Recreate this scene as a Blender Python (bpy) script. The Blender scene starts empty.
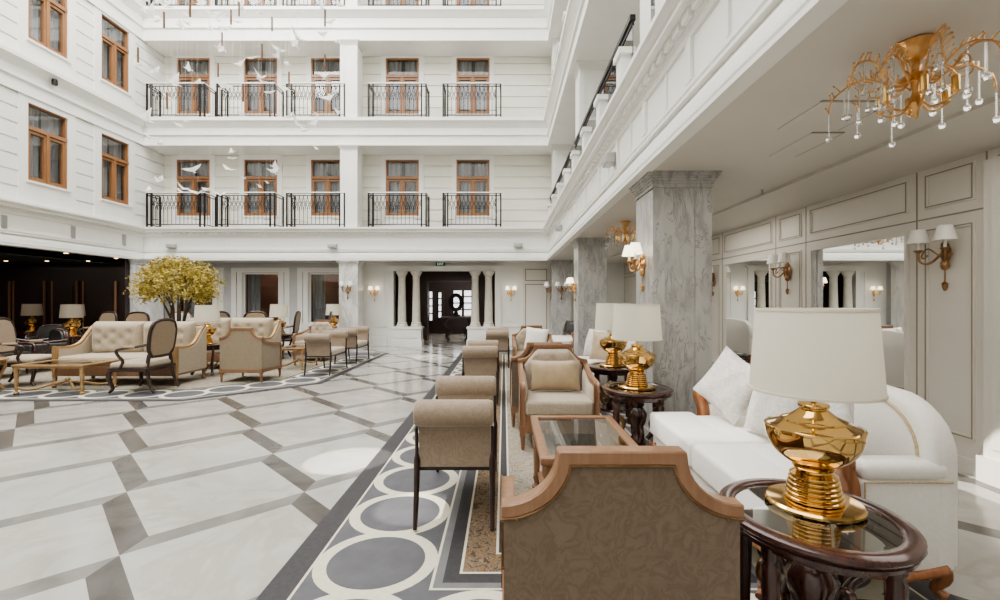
import bpy, math, random
from mathutils import Vector, Matrix
R = random.Random(7)
PI = math.pi
SC = bpy.context.scene
COL = SC.collection
F, CX, CY, HC = 472.0, 504.0, 301.0, 1.45      # focal length in pixels, vanishing point, eye height
def PX(px, y): return (px - CX) / F * y
def PZ(py, y): return HC + (CY - py) / F * y

# ------------------------------------------------------------------ materials
def nt(name):
    m = bpy.data.materials.new(name); m.use_nodes = True
    t = m.node_tree; b = t.nodes['Principled BSDF']
    return m, t, b
def mk(name, c, rough=.5, metal=0.0, spec=.5, emit=None, es=0, sheen=0, coat=0, trans=0, ior=None):
    m, t, b = nt(name)
    b.inputs['Base Color'].default_value = (*c, 1)
    b.inputs['Roughness'].default_value = rough
    b.inputs['Metallic'].default_value = metal
    b.inputs['Specular IOR Level'].default_value = spec
    if emit: b.inputs['Emission Color'].default_value = (*emit, 1); b.inputs['Emission Strength'].default_value = es
    if sheen: b.inputs['Sheen Weight'].default_value = sheen
    if coat: b.inputs['Coat Weight'].default_value = coat; b.inputs['Coat Roughness'].default_value = .08
    if trans: b.inputs['Transmission Weight'].default_value = trans
    if ior: b.inputs['IOR'].default_value = ior
    return m
def node(t, typ, **kw):
    n = t.nodes.new(typ)
    for k, v in kw.items():
        if k.startswith('i_'): n.inputs[k[2:].replace('_', ' ')].default_value = v
        else: setattr(n, k, v)
    return n
def ramp(t, stops):
    r = t.nodes.new('ShaderNodeValToRGB'); e = r.color_ramp.elements
    while len(e) < len(stops): e.new(.5)
    for k, (p, c) in enumerate(stops): e[k].position = p; e[k].color = (*c, 1)
    return r
def noisy(name, stops, scale=5, detail=6, rough=.5, dist=0.0, bump=0, metal=0, sheen=0, stretch=None, coat=0, spec=.5, rgh=.55, space='Object', bscale=None):
    """colour from a noise texture through a ramp, optional bump"""
    m, t, b = nt(name)
    tc = node(t, 'ShaderNodeTexCoord'); src = tc.outputs[space]
    if stretch:
        mp = node(t, 'ShaderNodeMapping'); mp.inputs['Scale'].default_value = stretch
        t.links.new(src, mp.inputs[0]); src = mp.outputs[0]
    n = node(t, 'ShaderNodeTexNoise', i_Scale=scale, i_Detail=detail, i_Distortion=dist, i_Roughness=rgh)
    t.links.new(src, n.inputs['Vector'])
    r = ramp(t, stops); t.links.new(n.outputs['Fac'], r.inputs[0])
    t.links.new(r.outputs[0], b.inputs['Base Color'])
    b.inputs['Roughness'].default_value = rough; b.inputs['Metallic'].default_value = metal
    b.inputs['Specular IOR Level'].default_value = spec
    if sheen: b.inputs['Sheen Weight'].default_value = sheen
    if coat: b.inputs['Coat Weight'].default_value = coat; b.inputs['Coat Roughness'].default_value = .1
    if bump:
        bp = node(t, 'ShaderNodeBump', i_Strength=bump, i_Distance=.01)
        h = n
        if bscale:
            h = node(t, 'ShaderNodeTexNoise', i_Scale=bscale, i_Detail=3); t.links.new(src, h.inputs['Vector'])
        t.links.new(h.outputs['Fac'], bp.inputs['Height']); t.links.new(bp.outputs[0], b.inputs['Normal'])
    return m
def damask(name, c1, c2, scale=9, rough=.75, sheen=.3, bump=.15, width=.1):
    """woven brocade: tone-on-tone scrolls"""
    m, t, b = nt(name)
    tc = node(t, 'ShaderNodeTexCoord')
    n = node(t, 'ShaderNodeTexNoise', i_Scale=scale, i_Detail=5, i_Distortion=.9)
    n.inputs['Roughness'].default_value = .5
    t.links.new(tc.outputs['Object'], n.inputs['Vector'])
    r = ramp(t, [(.34, c1), (.42, c2), (.47, c1), (.52, tuple(.5*(c1[k]+c2[k]) for k in range(3))), (.57, c2), (.63, c1)])
    t.links.new(n.outputs['Fac'], r.inputs[0])
    f = node(t, 'ShaderNodeTexNoise', i_Scale=scale * 16, i_Detail=2)
    t.links.new(tc.outputs['Object'], f.inputs['Vector'])
    mx = node(t, 'ShaderNodeMix', data_type='RGBA', blend_type='MULTIPLY'); mx.inputs[0].default_value = .25
    t.links.new(r.outputs[0], mx.inputs[6]); t.links.new(f.outputs['Fac'], mx.inputs[7])
    t.links.new(mx.outputs[2], b.inputs['Base Color'])
    bp = node(t, 'ShaderNodeBump', i_Strength=bump, i_Distance=.004)
    t.links.new(n.outputs['Fac'], bp.inputs['Height']); t.links.new(bp.outputs[0], b.inputs['Normal'])
    b.inputs['Roughness'].default_value = rough; b.inputs['Sheen Weight'].default_value = sheen
    b.inputs['Specular IOR Level'].default_value = .25
    return m
def marble(name, base, vein, scale=1.2, rough=.15, amount=.5, stretch=(1, 1, 1), space='Object', sharp=.04, cloud=.06):
    m, t, b = nt(name)
    tc = node(t, 'ShaderNodeTexCoord')
    mp = node(t, 'ShaderNodeMapping'); mp.inputs['Scale'].default_value = stretch
    mp.inputs['Rotation'].default_value = (.3, .5, .4)
    t.links.new(tc.outputs[space], mp.inputs[0])
    n1 = node(t, 'ShaderNodeTexNoise', i_Scale=scale, i_Detail=8, i_Distortion=.7); n1.inputs['Roughness'].default_value = .6
    n2 = node(t, 'ShaderNodeTexNoise', i_Scale=scale * 2.1, i_Detail=6, i_Distortion=.6)
    for n in (n1, n2): t.links.new(mp.outputs[0], n.inputs['Vector'])
    v = tuple(base[k] + (vein[k] - base[k]) * amount for k in range(3))
    r1 = ramp(t, [(.5 - sharp * 2, base), (.5 - sharp * .3, v), (.5 + sharp * .3, v), (.5 + sharp * 2, base)])
    lo = tuple(c * (1 - cloud * 2) for c in base)
    r2 = ramp(t, [(.3, lo), (.7, (min(1, base[0] * (1 + cloud)), min(1, base[1] * (1 + cloud)), min(1, base[2] * (1 + cloud))))])
    t.links.new(n1.outputs['Fac'], r1.inputs[0]); t.links.new(n2.outputs['Fac'], r2.inputs[0])
    mx = node(t, 'ShaderNodeMix', data_type='RGBA', blend_type='DARKEN'); mx.inputs[0].default_value = 1
    t.links.new(r1.outputs[0], mx.inputs[6]); t.links.new(r2.outputs[0], mx.inputs[7])
    t.links.new(mx.outputs[2], b.inputs['Base Color'])
    b.inputs['Roughness'].default_value = rough
    return m
def wood(name, c1, c2, scale=6, rough=.35, coat=.2):
    return noisy(name, [(.3, c1), (.7, c2)], scale=scale, detail=8, rough=rough, dist=.4, stretch=(6, 6, .7), coat=coat)
def thin_glass(name, tint, gloss=.15, rough=.02):
    m = bpy.data.materials.new(name); m.use_nodes = True; t = m.node_tree; t.nodes.clear()
    o = node(t, 'ShaderNodeOutputMaterial'); a = node(t, 'ShaderNodeBsdfTransparent'); g = node(t, 'ShaderNodeBsdfGlossy')
    a.inputs[0].default_value = (*tint, 1); g.inputs['Roughness'].default_value = rough
    lw = node(t, 'ShaderNodeLayerWeight', i_Blend=.35); ad = node(t, 'ShaderNodeMath', operation='MULTIPLY_ADD')
    ad.inputs[1].default_value = .7; ad.inputs[2].default_value = gloss; ad.use_clamp = True
    mx = node(t, 'ShaderNodeMixShader')
    ge = node(t, 'ShaderNodeNewGeometry'); iv = node(t, 'ShaderNodeMath', operation='SUBTRACT'); iv.inputs[0].default_value = 1
    mu = node(t, 'ShaderNodeMath', operation='MULTIPLY'); t.links.new(ge.outputs['Backfacing'], iv.inputs[1]); t.links.new(iv.outputs[0], mu.inputs[1])
    t.links.new(lw.outputs['Fresnel'], ad.inputs[0]); t.links.new(ad.outputs[0], mu.inputs[0]); t.links.new(mu.outputs[0], mx.inputs[0])
    t.links.new(a.outputs[0], mx.inputs[1]); t.links.new(g.outputs[0], mx.inputs[2]); t.links.new(mx.outputs[0], o.inputs[0])
    return m
def shade_mat(name, c, transl=.35):
    m = bpy.data.materials.new(name); m.use_nodes = True; t = m.node_tree; t.nodes.clear()
    o = node(t, 'ShaderNodeOutputMaterial'); d = node(t, 'ShaderNodeBsdfDiffuse'); r = node(t, 'ShaderNodeBsdfTranslucent')
    d.inputs[0].default_value = (*c, 1); r.inputs[0].default_value = (*c, 1)
    mx = node(t, 'ShaderNodeMixShader'); mx.inputs[0].default_value = transl
    t.links.new(d.outputs[0], mx.inputs[1]); t.links.new(r.outputs[0], mx.inputs[2]); t.links.new(mx.outputs[0], o.inputs[0])
    return m

W = {}
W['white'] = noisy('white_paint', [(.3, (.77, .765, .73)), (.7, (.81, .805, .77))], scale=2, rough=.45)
W['trimw'] = noisy('white_moulding', [(.3, (.79, .785, .75)), (.7, (.83, .825, .79))], scale=2, rough=.4)
W['cream'] = noisy('cream_paint', [(.3, (.74, .73, .65)), (.7, (.78, .77, .69))], scale=2, rough=.5)
W['lounge'] = noisy('lounge_paint', [(.3, (.72, .69, .63)), (.7, (.75, .72, .66))], scale=2, rough=.45)
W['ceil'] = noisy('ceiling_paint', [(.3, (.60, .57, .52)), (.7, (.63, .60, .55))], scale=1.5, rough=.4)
W['line'] = mk('panel_shadow_gap', (.33, .29, .235), .6)  # dark wall strips in this colour stand in for shade in panel gaps
W['greypanel'] = noisy('grey_panel', [(.3, (.50, .50, .52)), (.7, (.56, .56, .57))], scale=2, rough=.5)
W['fl_light'] = marble('floor_marble_light', (.47, .46, .432), (.365, .342, .297), scale=1.1, rough=.13, amount=.6, space='Object', sharp=.03, cloud=.07)
W['fl_dark'] = marble('floor_marble_dark', (.125, .117, .11), (.27, .25, .23), scale=1.6, rough=.16, amount=.5, sharp=.05, cloud=.2)
W['fl_grey'] = marble('floor_marble_grey', (.235, .228, .217), (.33, .31, .285), scale=2.5, rough=.15, amount=.4, cloud=.1)
W['col'] = marble('column_marble', (.45, .445, .43), (.07, .07, .07), scale=3.4, rough=.25, amount=.5, stretch=(1.6, 1.6, .55), sharp=.0075, cloud=.16)
W['col_w'] = marble('column_marble_pale', (.72, .715, .70), (.36, .35, .33), scale=1.2, rough=.25, amount=.5, stretch=(1.3, 1.3, .5), sharp=.02, cloud=.08)
W['stone'] = marble('cream_stone', (.66, .63, .56), (.5, .47, .4), scale=3, rough=.4, amount=.3)
W['brown'] = wood('window_wood', (.24, .115, .05), (.32, .16, .075), rough=.4)
W['tan'] = wood('tan_wood', (.225, .118, .064), (.30, .17, .098), rough=.35)
W['gilt'] = noisy('gilded_wood', [(.3, (.34, .21, .10)), (.7, (.46, .30, .15))], scale=8, rough=.35, metal=.25)
W['mahog'] = wood('mahogany', (.035, .014, .012), (.075, .028, .022), rough=.2, coat=.6)
W['ebony'] = wood('dark_wood', (.022, .012, .010), (.05, .024, .018), rough=.3, coat=.3)
W['red'] = wood('reddish_wood', (.22, .08, .03), (.36, .15, .06), rough=.3, coat=.4)
W['gold'] = mk('polished_gold', (.74, .49, .20), .07, 1)
W['brass'] = noisy('antique_gold', [(.3, (.58, .31, .12)), (.7, (.78, .50, .24))], scale=14, rough=.3, metal=1)
W['bronze'] = noisy('bronze_gold', [(.3, (.28, .16, .085)), (.7, (.46, .29, .16))], scale=14, rough=.3, metal=1)
W['beige'] = damask('beige_damask', (.385, .305, .232), (.325, .25, .187), scale=11)
W['beigel'] = damask('pale_beige_damask', (.51, .435, .345), (.445, .37, .285), scale=11)
W['brocade'] = damask('taupe_brocade', (.205, .152, .108), (.165, .12, .083), scale=13, bump=.2)
W['creamf'] = damask('cream_upholstery', (.54, .46, .35), (.475, .395, .295), scale=11)
W['whitef'] = noisy('white_upholstery', [(.3, (.74, .72, .68)), (.7, (.80, .78, .74))], scale=60, rough=.8, sheen=.3, bump=.05, spec=.2)
W['whited'] = damask('white_damask', (.76, .74, .70), (.62, .6, .57), scale=14)
W['taup'] = noisy('gold_satin', [(.3, (.36, .27, .17)), (.7, (.46, .36, .235))], scale=7, rough=.45, sheen=.5, spec=.4)
W['backf'] = damask('tan_chair_fabric', (.36, .27, .18), (.32, .235, .15), scale=12)
W['leather'] = noisy('black_leather', [(.3, (.030, .026, .025)), (.7, (.055, .05, .048))], scale=30, rough=.35, bump=.1)
W['shade'] = shade_mat('lamp_shade_cloth', (.80, .77, .68))
W['shadeg'] = shade_mat('grey_shade_cloth', (.42, .37, .31))
W['lit'] = mk('lit_glass_shade', (.9, .85, .75), .4, emit=(1, .86, .62), es=1.6)
W['frost'] = mk('frosted_shade', (.86, .84, .80), .5)
W['candle'] = mk('candle_tube', (.85, .82, .74), .5)
W['glass'] = thin_glass('table_glass', (.86, .88, .86), .30)
W['winglass'] = thin_glass('window_glass', (.88, .89, .90), .08)
W['dglass'] = thin_glass('dark_glass', (.35, .35, .36), .2)
W['crystal'] = mk('crystal', (.92, .92, .9), .03, trans=.85, ior=1.5)
W['mirror'] = mk('mirror_silver', (.9, .9, .89), .01, 1)
W['curtain'] = noisy('grey_curtain', [(.3, (.24, .24, .24)), (.7, (.38, .38, .38))], scale=14, rough=.8, stretch=(1, 1, .05))
W['black'] = mk('black_void', (.02, .018, .018), .6)
W['iron'] = mk('black_iron', (.018, .017, .018), .4, .4)
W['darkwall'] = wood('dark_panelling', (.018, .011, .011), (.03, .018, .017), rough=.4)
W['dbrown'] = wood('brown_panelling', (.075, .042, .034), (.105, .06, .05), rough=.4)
W['redroom'] = noisy('red_brown_wall', [(.3, (.13, .065, .045)), (.7, (.18, .09, .06))], scale=3, rough=.6)
W['greymetal'] = mk('grey_metal', (.42, .42, .41), .4, .3)
W['plaster'] = shade_mat('white_paper', (.95, .94, .91), .4)
W['beige2'] = damask('sand_brocade', (.365, .295, .21), (.315, .25, .17), scale=14)
W['rod'] = mk('brown_rod', (.20, .11, .06), .4)
W['wire'] = mk('pale_wire', (.75, .75, .73), .5)
W['leaf'] = noisy('yellow_green_leaf', [(.3, (.30, .235, .045)), (.5, (.46, .365, .085)), (.7, (.62, .51, .18))], scale=6, rough=.6)
W['bark'] = noisy('bark', [(.3, (.06, .04, .03)), (.7, (.14, .1, .07))], scale=20, rough=.8)
W['pot'] = mk('dark_pot', (.05, .045, .04), .4)
W['signg'] = mk('sign_green', (.01, .05, .03), .4)
W['signw'] = mk('sign_white', (.8, .9, .82), .5, emit=(.7, 1, .8), es=.4)
W['daylight'] = mk('daylight_pane', (.9, .9, .9), .5, emit=(.95, .97, 1), es=1.1)
W['warm'] = mk('warm_bulb', (1, .8, .5), .4, emit=(1, .62, .28), es=6)
W['gimp'] = noisy('gold_braid', [(.3, (.40, .30, .16)), (.7, (.62, .50, .32))], scale=120, rough=.5)
# carpet
W['cp_black'] = noisy('carpet_charcoal', [(.3, (.040, .038, .042)), (.7, (.055, .053, .058))], scale=40, rough=.7)
W['cp_grey'] = noisy('carpet_slate', [(.3, (.088, .088, .10)), (.7, (.115, .115, .128))], scale=7, rough=.6, detail=8)
W['cp_mid'] = noisy('carpet_mid_grey', [(.3, (.155, .155, .16)), (.7, (.19, .19, .195))], scale=9, rough=.65, detail=8)
W['cp_cream'] = noisy('carpet_cream', [(.3, (.60, .57, .45)), (.7, (.67, .64, .52))], scale=30, rough=.7)
def floral(name, base, c2, gold, sc):
    m, t, b = nt(name)
    tc = node(t, 'ShaderNodeTexCoord')
    n = node(t, 'ShaderNodeTexNoise', i_Scale=sc, i_Detail=1.5, i_Distortion=2.4)
    t.links.new(tc.outputs['Object'], n.inputs['Vector'])
    r = ramp(t, [(.40, base), (.44, c2), (.48, base), (.515, gold), (.55, base), (.60, c2), (.64, base)])
    t.links.new(n.outputs['Fac'], r.inputs[0]); t.links.new(r.outputs[0], b.inputs['Base Color'])
    b.inputs['Roughness'].default_value = .85; b.inputs['Specular IOR Level'].default_value = .2
    return m
W['cp_floral'] = floral('carpet_brown_scrolls', (.105, .072, .052), (.30, .26, .21), (.38, .225, .085), 15)
W['cp_field'] = floral('carpet_pale_scrolls', (.36, .33, .285), (.14, .125, .105), (.44, .34, .2), 9)

# ------------------------------------------------------------------ mesh helpers
def rot2(x, y, a): return (x * math.cos(a) - y * math.sin(a), x * math.sin(a) + y * math.cos(a))
def spl(pts, k=6):
    """Catmull-Rom through points"""
    out = []; n = len(pts)
    P = [Vector(p) for p in pts]
    for i in range(n - 1):
        a, b, c, d = P[max(i - 1, 0)], P[i], P[i + 1], P[min(i + 2, n - 1)]
        for j in range(k):
            t = j / k
            out.append(.5 * ((2 * b) + (c - a) * t + (2 * a - 5 * b + 4 * c - d) * t * t + (3 * b - a - 3 * c + d) * t ** 3))
    out.append(P[-1]); return [tuple(p) for p in out]
RJ = random.Random(11)
class MB:
    def __init__(s): s.v = []; s.f = []; s.mi = []; s.T = None
    def add(s, vs, fs, mi=0):
        b = len(s.v)
        if s.T is not None: vs = [tuple(s.T @ Vector(p)) for p in vs]
        s.v += vs; s.f += [tuple(b + i for i in f) for f in fs]; s.mi += [mi] * len(fs); return s
    def box(s, x0, x1, y0, y1, z0, z1, mi=0):
        e = RJ.uniform(.0001, .0009)            # no two boxes share a face plane
        vs = [(x, y, z) for z in (z0 - e, z1 + e) for y in (y0 - e, y1 + e) for x in (x0 - e, x1 + e)]
        return s.add(vs, [(0, 2, 3, 1), (4, 5, 7, 6), (0, 1, 5, 4), (2, 6, 7, 3), (0, 4, 6, 2), (1, 3, 7, 5)], mi)
    def rbox(s, x0, x1, y0, y1, z0, z1, r=.02, seg=2, crown=0, mi=0):
        """rounded box; crown swells the +z face"""
        c = ((x0 + x1) / 2, (y0 + y1) / 2, (z0 + z1) / 2); h = ((x1 - x0) / 2, (y1 - y0) / 2, (z1 - z0) / 2)
        r = min(r, min(h) * .98); idx = {}; vs = []; fs = []
        def coords(hh):
            e = [hh - r + r * math.tan(PI / 4 * k / seg) for k in range(seg + 1)]
            mid = [-(hh - r) * .5, 0, (hh - r) * .5] if crown else []
            return [-q for q in reversed(e)] + mid + e
        def vid(p):
            k = tuple(round(q, 6) for q in p)
            if k not in idx:
                q = [max(-(h[i] - r), min(h[i] - r, p[i])) for i in range(3)]
                d = Vector([p[i] - q[i] for i in range(3)])
                d = d.normalized() * r if d.length > 1e-9 else d
                o = [q[i] + d[i] + c[i] for i in range(3)]
                if crown and p[2] > 0: o[2] += crown * (1 - abs(p[0] / h[0]) ** 3) * (1 - abs(p[1] / h[1]) ** 3)
                idx[k] = len(vs); vs.append(tuple(o))
            return idx[k]
        for ax in range(3):
            a, b = [(1, 2), (2, 0), (0, 1)][ax]
            A, B = coords(h[a]), coords(h[b])
            for sg in (-1, 1):
                for i in range(len(A) - 1):
                    for j in range(len(B) - 1):
                        q = []
                        for (u, w) in ((A[i], B[j]), (A[i + 1], B[j]), (A[i + 1], B[j + 1]), (A[i], B[j + 1])):
                            p = [0, 0, 0]; p[ax] = sg * h[ax]; p[a] = u; p[b] = w; q.append(vid(p))
                        fs.append(tuple(q if sg > 0 else reversed(q)))
        return s.add(vs, fs, mi)
    def lathe(s, prof, c=(0, 0, 0), n=24, sx=1, sy=1, mi=0, flute=0, nf=0):
        vs = []; fs = []; m = len(prof)
        for i in range(n):
            a = 2 * PI * i / n; k = 1 + (flute * math.cos(nf * a) if nf else 0)
            for (r, z) in prof: vs.append((c[0] + r * k * math.cos(a) * sx, c[1] + r * k * math.sin(a) * sy, c[2] + z))
        for i in range(n):
            j = (i + 1) % n
            for q in range(m - 1): fs.append((i * m + q, j * m + q, j * m + q + 1, i * m + q + 1))
        if prof[0][0] > 1e-6: fs.append(tuple(i * m for i in reversed(range(n))))
        if prof[-1][0] > 1e-6: fs.append(tuple(i * m + m - 1 for i in range(n)))
        return s.add(vs, fs, mi)
    def tube(s, pts, r=.01, n=8, mi=0, sq=None):
        """round tube along points; r may be a list. sq=(a,b): flat section"""
        P = [Vector(p) for p in pts]; m = len(P)
        rr = r if isinstance(r, (list, tuple)) else [r] * m
        T = []
        for i in range(m):
            d = P[min(i + 1, m - 1)] - P[max(i - 1, 0)]
            T.append(d.normalized() if d.length > 1e-9 else Vector((0, 0, 1)))
        u = T[0].orthogonal().normalized(); vs = []; fs = []
        for i in range(m):
            u = (u - T[i] * u.dot(T[i])); u = u.normalized() if u.length > 1e-9 else T[i].orthogonal().normalized()
            w = T[i].cross(u)
            for k in range(n):
                a = 2 * PI * k / n
                vs.append(tuple(P[i] + (u * math.cos(a) + w * math.sin(a)) * rr[i]))
        for i in range(m - 1):
            for k in range(n):
                q = (k + 1) % n
                fs.append((i * n + k, i * n + q, (i + 1) * n + q, (i + 1) * n + k))
        fs.append(tuple(reversed(range(n)))); fs.append(tuple((m - 1) * n + k for k in range(n)))
        return s.add(vs, fs, mi)
    def prism(s, poly, ax, a, b, mi=0):
        """poly in the plane across axis ax ('x': (y,z), 'y': (x,z), 'z': (x,y)), extruded a..b"""
        def P(p, t): return {'x': (t, p[0], p[1]), 'y': (p[0], t, p[1]), 'z': (p[0], p[1], t)}[ax]
        n = len(poly)
        ar = sum(poly[i][0] * poly[(i + 1) % n][1] - poly[(i + 1) % n][0] * poly[i][1] for i in range(n))
        if (ar > 0) == (ax == 'y'): poly = poly[::-1]
        vs = [P(p, a) for p in poly] + [P(p, b) for p in poly]
        fs = [tuple(reversed(range(n))), tuple(range(n, 2 * n))]
        fs += [(i, (i + 1) % n, n + (i + 1) % n, n + i) for i in range(n)]
        return s.add(vs, fs, mi)
    def band(s, line, w, ax, a, b, mi=0, r=.006):
        """a ribbon of width w along a 2-D polyline (to its left), thickness a..b across ax, edges eased by r"""
        n = len(line); nor = []
        for i in range(n):
            d = Vector(line[min(i + 1, n - 1)]) - Vector(line[max(i - 1, 0)]); d.normalize(); nor.append(Vector((-d.y, d.x)))
        def P(p, t): return {'x': (t, p[0], p[1]), 'y': (p[0], t, p[1]), 'z': (p[0], p[1], t)}[ax]
        ring = [(0, a + r), (0, b - r), (r, b), (w - r, b), (w, b - r), (w, a + r), (w - r, a), (r, a)]
        k = len(ring); vs = []; fs = []
        for i in range(n):
            for (o, t) in ring:
                q = Vector(line[i]) + nor[i] * o; vs.append(P((q.x, q.y), t))
        for i in range(n - 1):
            for j in range(k):
                q = (j + 1) % k
                fs.append((i * k + j, (i + 1) * k + j, (i + 1) * k + q, i * k + q))
        fs.append(tuple(range(k))); fs.append(tuple((n - 1) * k + j for j in reversed(range(k))))
        if ax != 'y': fs = [tuple(reversed(f)) for f in fs]
        return s.add(vs, fs, mi)
    def loft2(s, outer, inner, a, b, r=.005, mi=0):
        """a flat moulding in the xz plane between two matching outlines, thickness y = a..b"""
        n = len(outer); k = 8; vs = []; fs = []
        for p, q in zip(outer, inner):
            p, q = Vector(p), Vector(q); d = q - p; w = max(d.length, 1e-6); d = d / w
            for (o, t) in ((0, a + r), (0, b - r), (r, b), (w - r, b), (w, b - r), (w, a + r), (w - r, a), (r, a)):
                e = p + d * o; vs.append((e.x, t, e.y))
        for i in range(n - 1):
            for j in range(k):
                q = (j + 1) % k; fs.append((i * k + q, (i + 1) * k + q, (i + 1) * k + j, i * k + j))
        fs.append(tuple(reversed(range(k)))); fs.append(tuple((n - 1) * k + j for j in range(k)))
        return s.add(vs, fs, mi)
    def grid(s, fn, nu, nv, mi=0, flip=False):
        vs = [fn(i / nu, j / nv) for i in range(nu + 1) for j in range(nv + 1)]
        fs = []
        for i in range(nu):
            for j in range(nv):
                q = (i * (nv + 1) + j, (i + 1) * (nv + 1) + j, (i + 1) * (nv + 1) + j + 1, i * (nv + 1) + j + 1)
                fs.append(tuple(reversed(q)) if flip else q)
        return s.add(vs, fs, mi)
    def ball(s, c, r, n=8, mi=0, sz=1.0):
        m = max(4, n // 2 + 1)
        prof = [(max(r * math.sin(PI * k / m), 0 if k in (0, m) else 1e-4), -r * sz * math.cos(PI * k / m)) for k in range(m + 1)]
        return s.lathe(prof, c, n, mi=mi)
    def pillow(s, w, h, t, n=12, mi=0, pinch=.06):
        """square cushion standing in the xz plane, centred on the origin"""
        def f(sg):
            def g(u, v):
                x, z = 2 * u - 1, 2 * v - 1
                e = (max(0, 1 - abs(x) ** 2.6) * max(0, 1 - abs(z) ** 2.6)) ** .55
                kx = 1 - pinch * (1 - z * z); kz = 1 - pinch * (1 - x * x)
                wr = .006 * math.sin(9 * x + 4 * z) * e
                return (x * w / 2 * kz if False else x * w / 2 * (kx if abs(x) > .0 else 1), sg * (t / 2 * e + wr), z * h / 2 * kz)
            return g
        s.grid(f(-1), n, n, mi); s.grid(f(1), n, n, mi, flip=True); return s
    def build(s, name, mat, parent=None, smooth=45, weld=False):
        me = bpy.data.meshes.new(name); me.from_pydata(s.v, [], s.f)
        for m in (mat if isinstance(mat, (list, tuple)) else [mat]): me.materials.append(W[m] if isinstance(m, str) else m)
        if len(me.materials) > 1: me.polygons.foreach_set('material_index', s.mi)
        if weld:
            import bmesh
            b = bmesh.new(); b.from_mesh(me); bmesh.ops.remove_doubles(b, verts=b.verts, dist=1e-5)
            bmesh.ops.recalc_face_normals(b, faces=b.faces); b.to_mesh(me); b.free()
        if smooth:
            me.polygons.foreach_set('use_smooth', [True] * len(me.polygons)); me.set_sharp_from_angle(angle=math.radians(smooth))
        me.update()
        o = bpy.data.objects.new(name, me); COL.objects.link(o)
        if parent: o.parent = parent
        return o
def thing(name, label, cat, loc=(0, 0, 0), rz=0, group=None):
    o = bpy.data.objects.new(name, None); COL.objects.link(o); o.empty_display_size = .1
    o.location = loc; o.rotation_euler = (0, 0, rz); tag(o, label, cat, group); return o
def tag(o, label, cat, group=None, kind=None):
    o['label'] = label; o['category'] = cat
    if group: o['group'] = group
    if kind: o['kind'] = kind
    return o
def struct(o, label=None, cat=None):
    o['kind'] = 'structure'
    if label: o['label'] = label; o['category'] = cat
    return o
def dup(root, label=None, loc=None, rz=None, group=None):
    c = root.copy(); COL.objects.link(c)
    if label: c['label'] = label
    if group: c['group'] = group
    if loc: c.location = loc
    if rz is not None: c.rotation_euler = (0, 0, rz)
    for ch in root.children:
        d = ch.copy(); COL.objects.link(d); d.parent = c
        for g in ch.children:
            e = g.copy(); COL.objects.link(e); e.parent = d
    return c
ORD = ['first', 'second', 'third', 'fourth', 'fifth', 'sixth']

# ------------------------------------------------------------------ the setting
HB = 2.70                                  # ceiling of the ground floor
XR, YB, XL = 1.40, 14.50, -11.08           # frieze planes of the atrium: right, back, left
YW, XW = 15.40, 3.93                       # back wall, right lounge wall
YN = -7.0                                  # end of the hall behind the camera

# floor: squares set on their corners, staggered, dark and grey strips between
def clip(poly, x0, x1, y0, y1):
    for (ax, lim, sg) in ((0, x0, 1), (0, x1, -1), (1, y0, 1), (1, y1, -1)):
        out = []
        for i in range(len(poly)):
            a, b = poly[i - 1], poly[i]
            ia, ib = sg * (a[ax] - lim) >= 0, sg * (b[ax] - lim) >= 0
            if ia != ib:
                t = (lim - a[ax]) / (b[ax] - a[ax]); out.append(tuple(a[k] + t * (b[k] - a[k]) for k in (0, 1)))
            if ib: out.append(b)
        poly = out
        if len(poly) < 3: return []
    return poly
fl = MB()
S_, G_ = .675, .22; ax0, ay0 = -2.867, 3.585
FX0, FX1, FY0, FY1 = -17.5, 4.3, -7.2, 21.5
for i in range(-40, 40):
    for j in range(-40, 40):
        x, y = ax0 + (i + j) * S_, ay0 + (i - j) * (S_ + G_)
        if x < FX0 - 2 or x > FX1 + 2 or y < FY0 - 3 or y > FY1 + 3: continue
        A, B, C, D = (x, y), (x + S_, y + S_), (x + 2 * S_, y), (x + S_, y - S_)
        for poly, mi in (([A, D, C, B], 0), ([B, C, (C[0], C[1] + G_), (B[0], B[1] + G_)], 1), ([A, B, (B[0], B[1] + G_), (A[0], A[1] + G_)], 2)):
            q = clip(poly, FX0, FX1, FY0, FY1)
            if q: fl.add([(p[0], p[1], 0) for p in q], [tuple(range(len(q)))], mi)
fl.add([(3.72, YN, .001), (3.82, YN, .001), (3.82, YW, .001), (3.72, YW, .001)], [(0, 1, 2, 3)], 1)
struct(fl.build('floor', ['fl_light', 'fl_dark', 'fl_grey'], smooth=0), 'polished pale marble floor of squares set on their corners with dark and grey strips', 'floor')

# mouldings round the atrium, one sweep per storey
def sweep(mb, prof, mi=0):
    def plan(o): return [(XR - o, YN), (XR - o, YB - o), (XL + o, YB - o), (XL + o, YN)]
    rows = [plan(o) for (o, z) in prof]; n = len(prof)
    vs = [(rows[k][q][0], rows[k][q][1], prof[k][1]) for q in range(4) for k in range(n)]
    fs = [(q * n + k, q * n + k + 1, (q + 1) * n + k + 1, (q + 1) * n + k) for q in range(3) for k in range(n - 1)]
    mb.add(vs, fs, mi)
t1 = MB()
sweep(t1, [(-.02, 2.69), (.10, 2.69), (.10, 2.72), (.08, 2.724), (.08, 2.745), (.092, 2.75), (.092, 2.765), (.06, 2.77), (.058, 2.82), (.05, 2.87), (.035, 2.91), (.012, 2.945), (.012, 2.955), (.05, 2.96), (.05, 2.985), (.03, 2.99), (.03, 3.01), (.045, 3.015), (.045, 3.045), (.015, 3.05), (.015, 3.08), (0, 3.085), (0, 3.09),
           (0, 3.40), (.02, 3.41), (.03, 3.45), (.05, 3.47), (.05, 3.54), (.15, 3.55), (.15, 3.585), (.17, 3.60), (.19, 3.625), (.22, 3.64), (.22, 3.69), (-.95, 3.69)])
y = YN + .1
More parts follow.
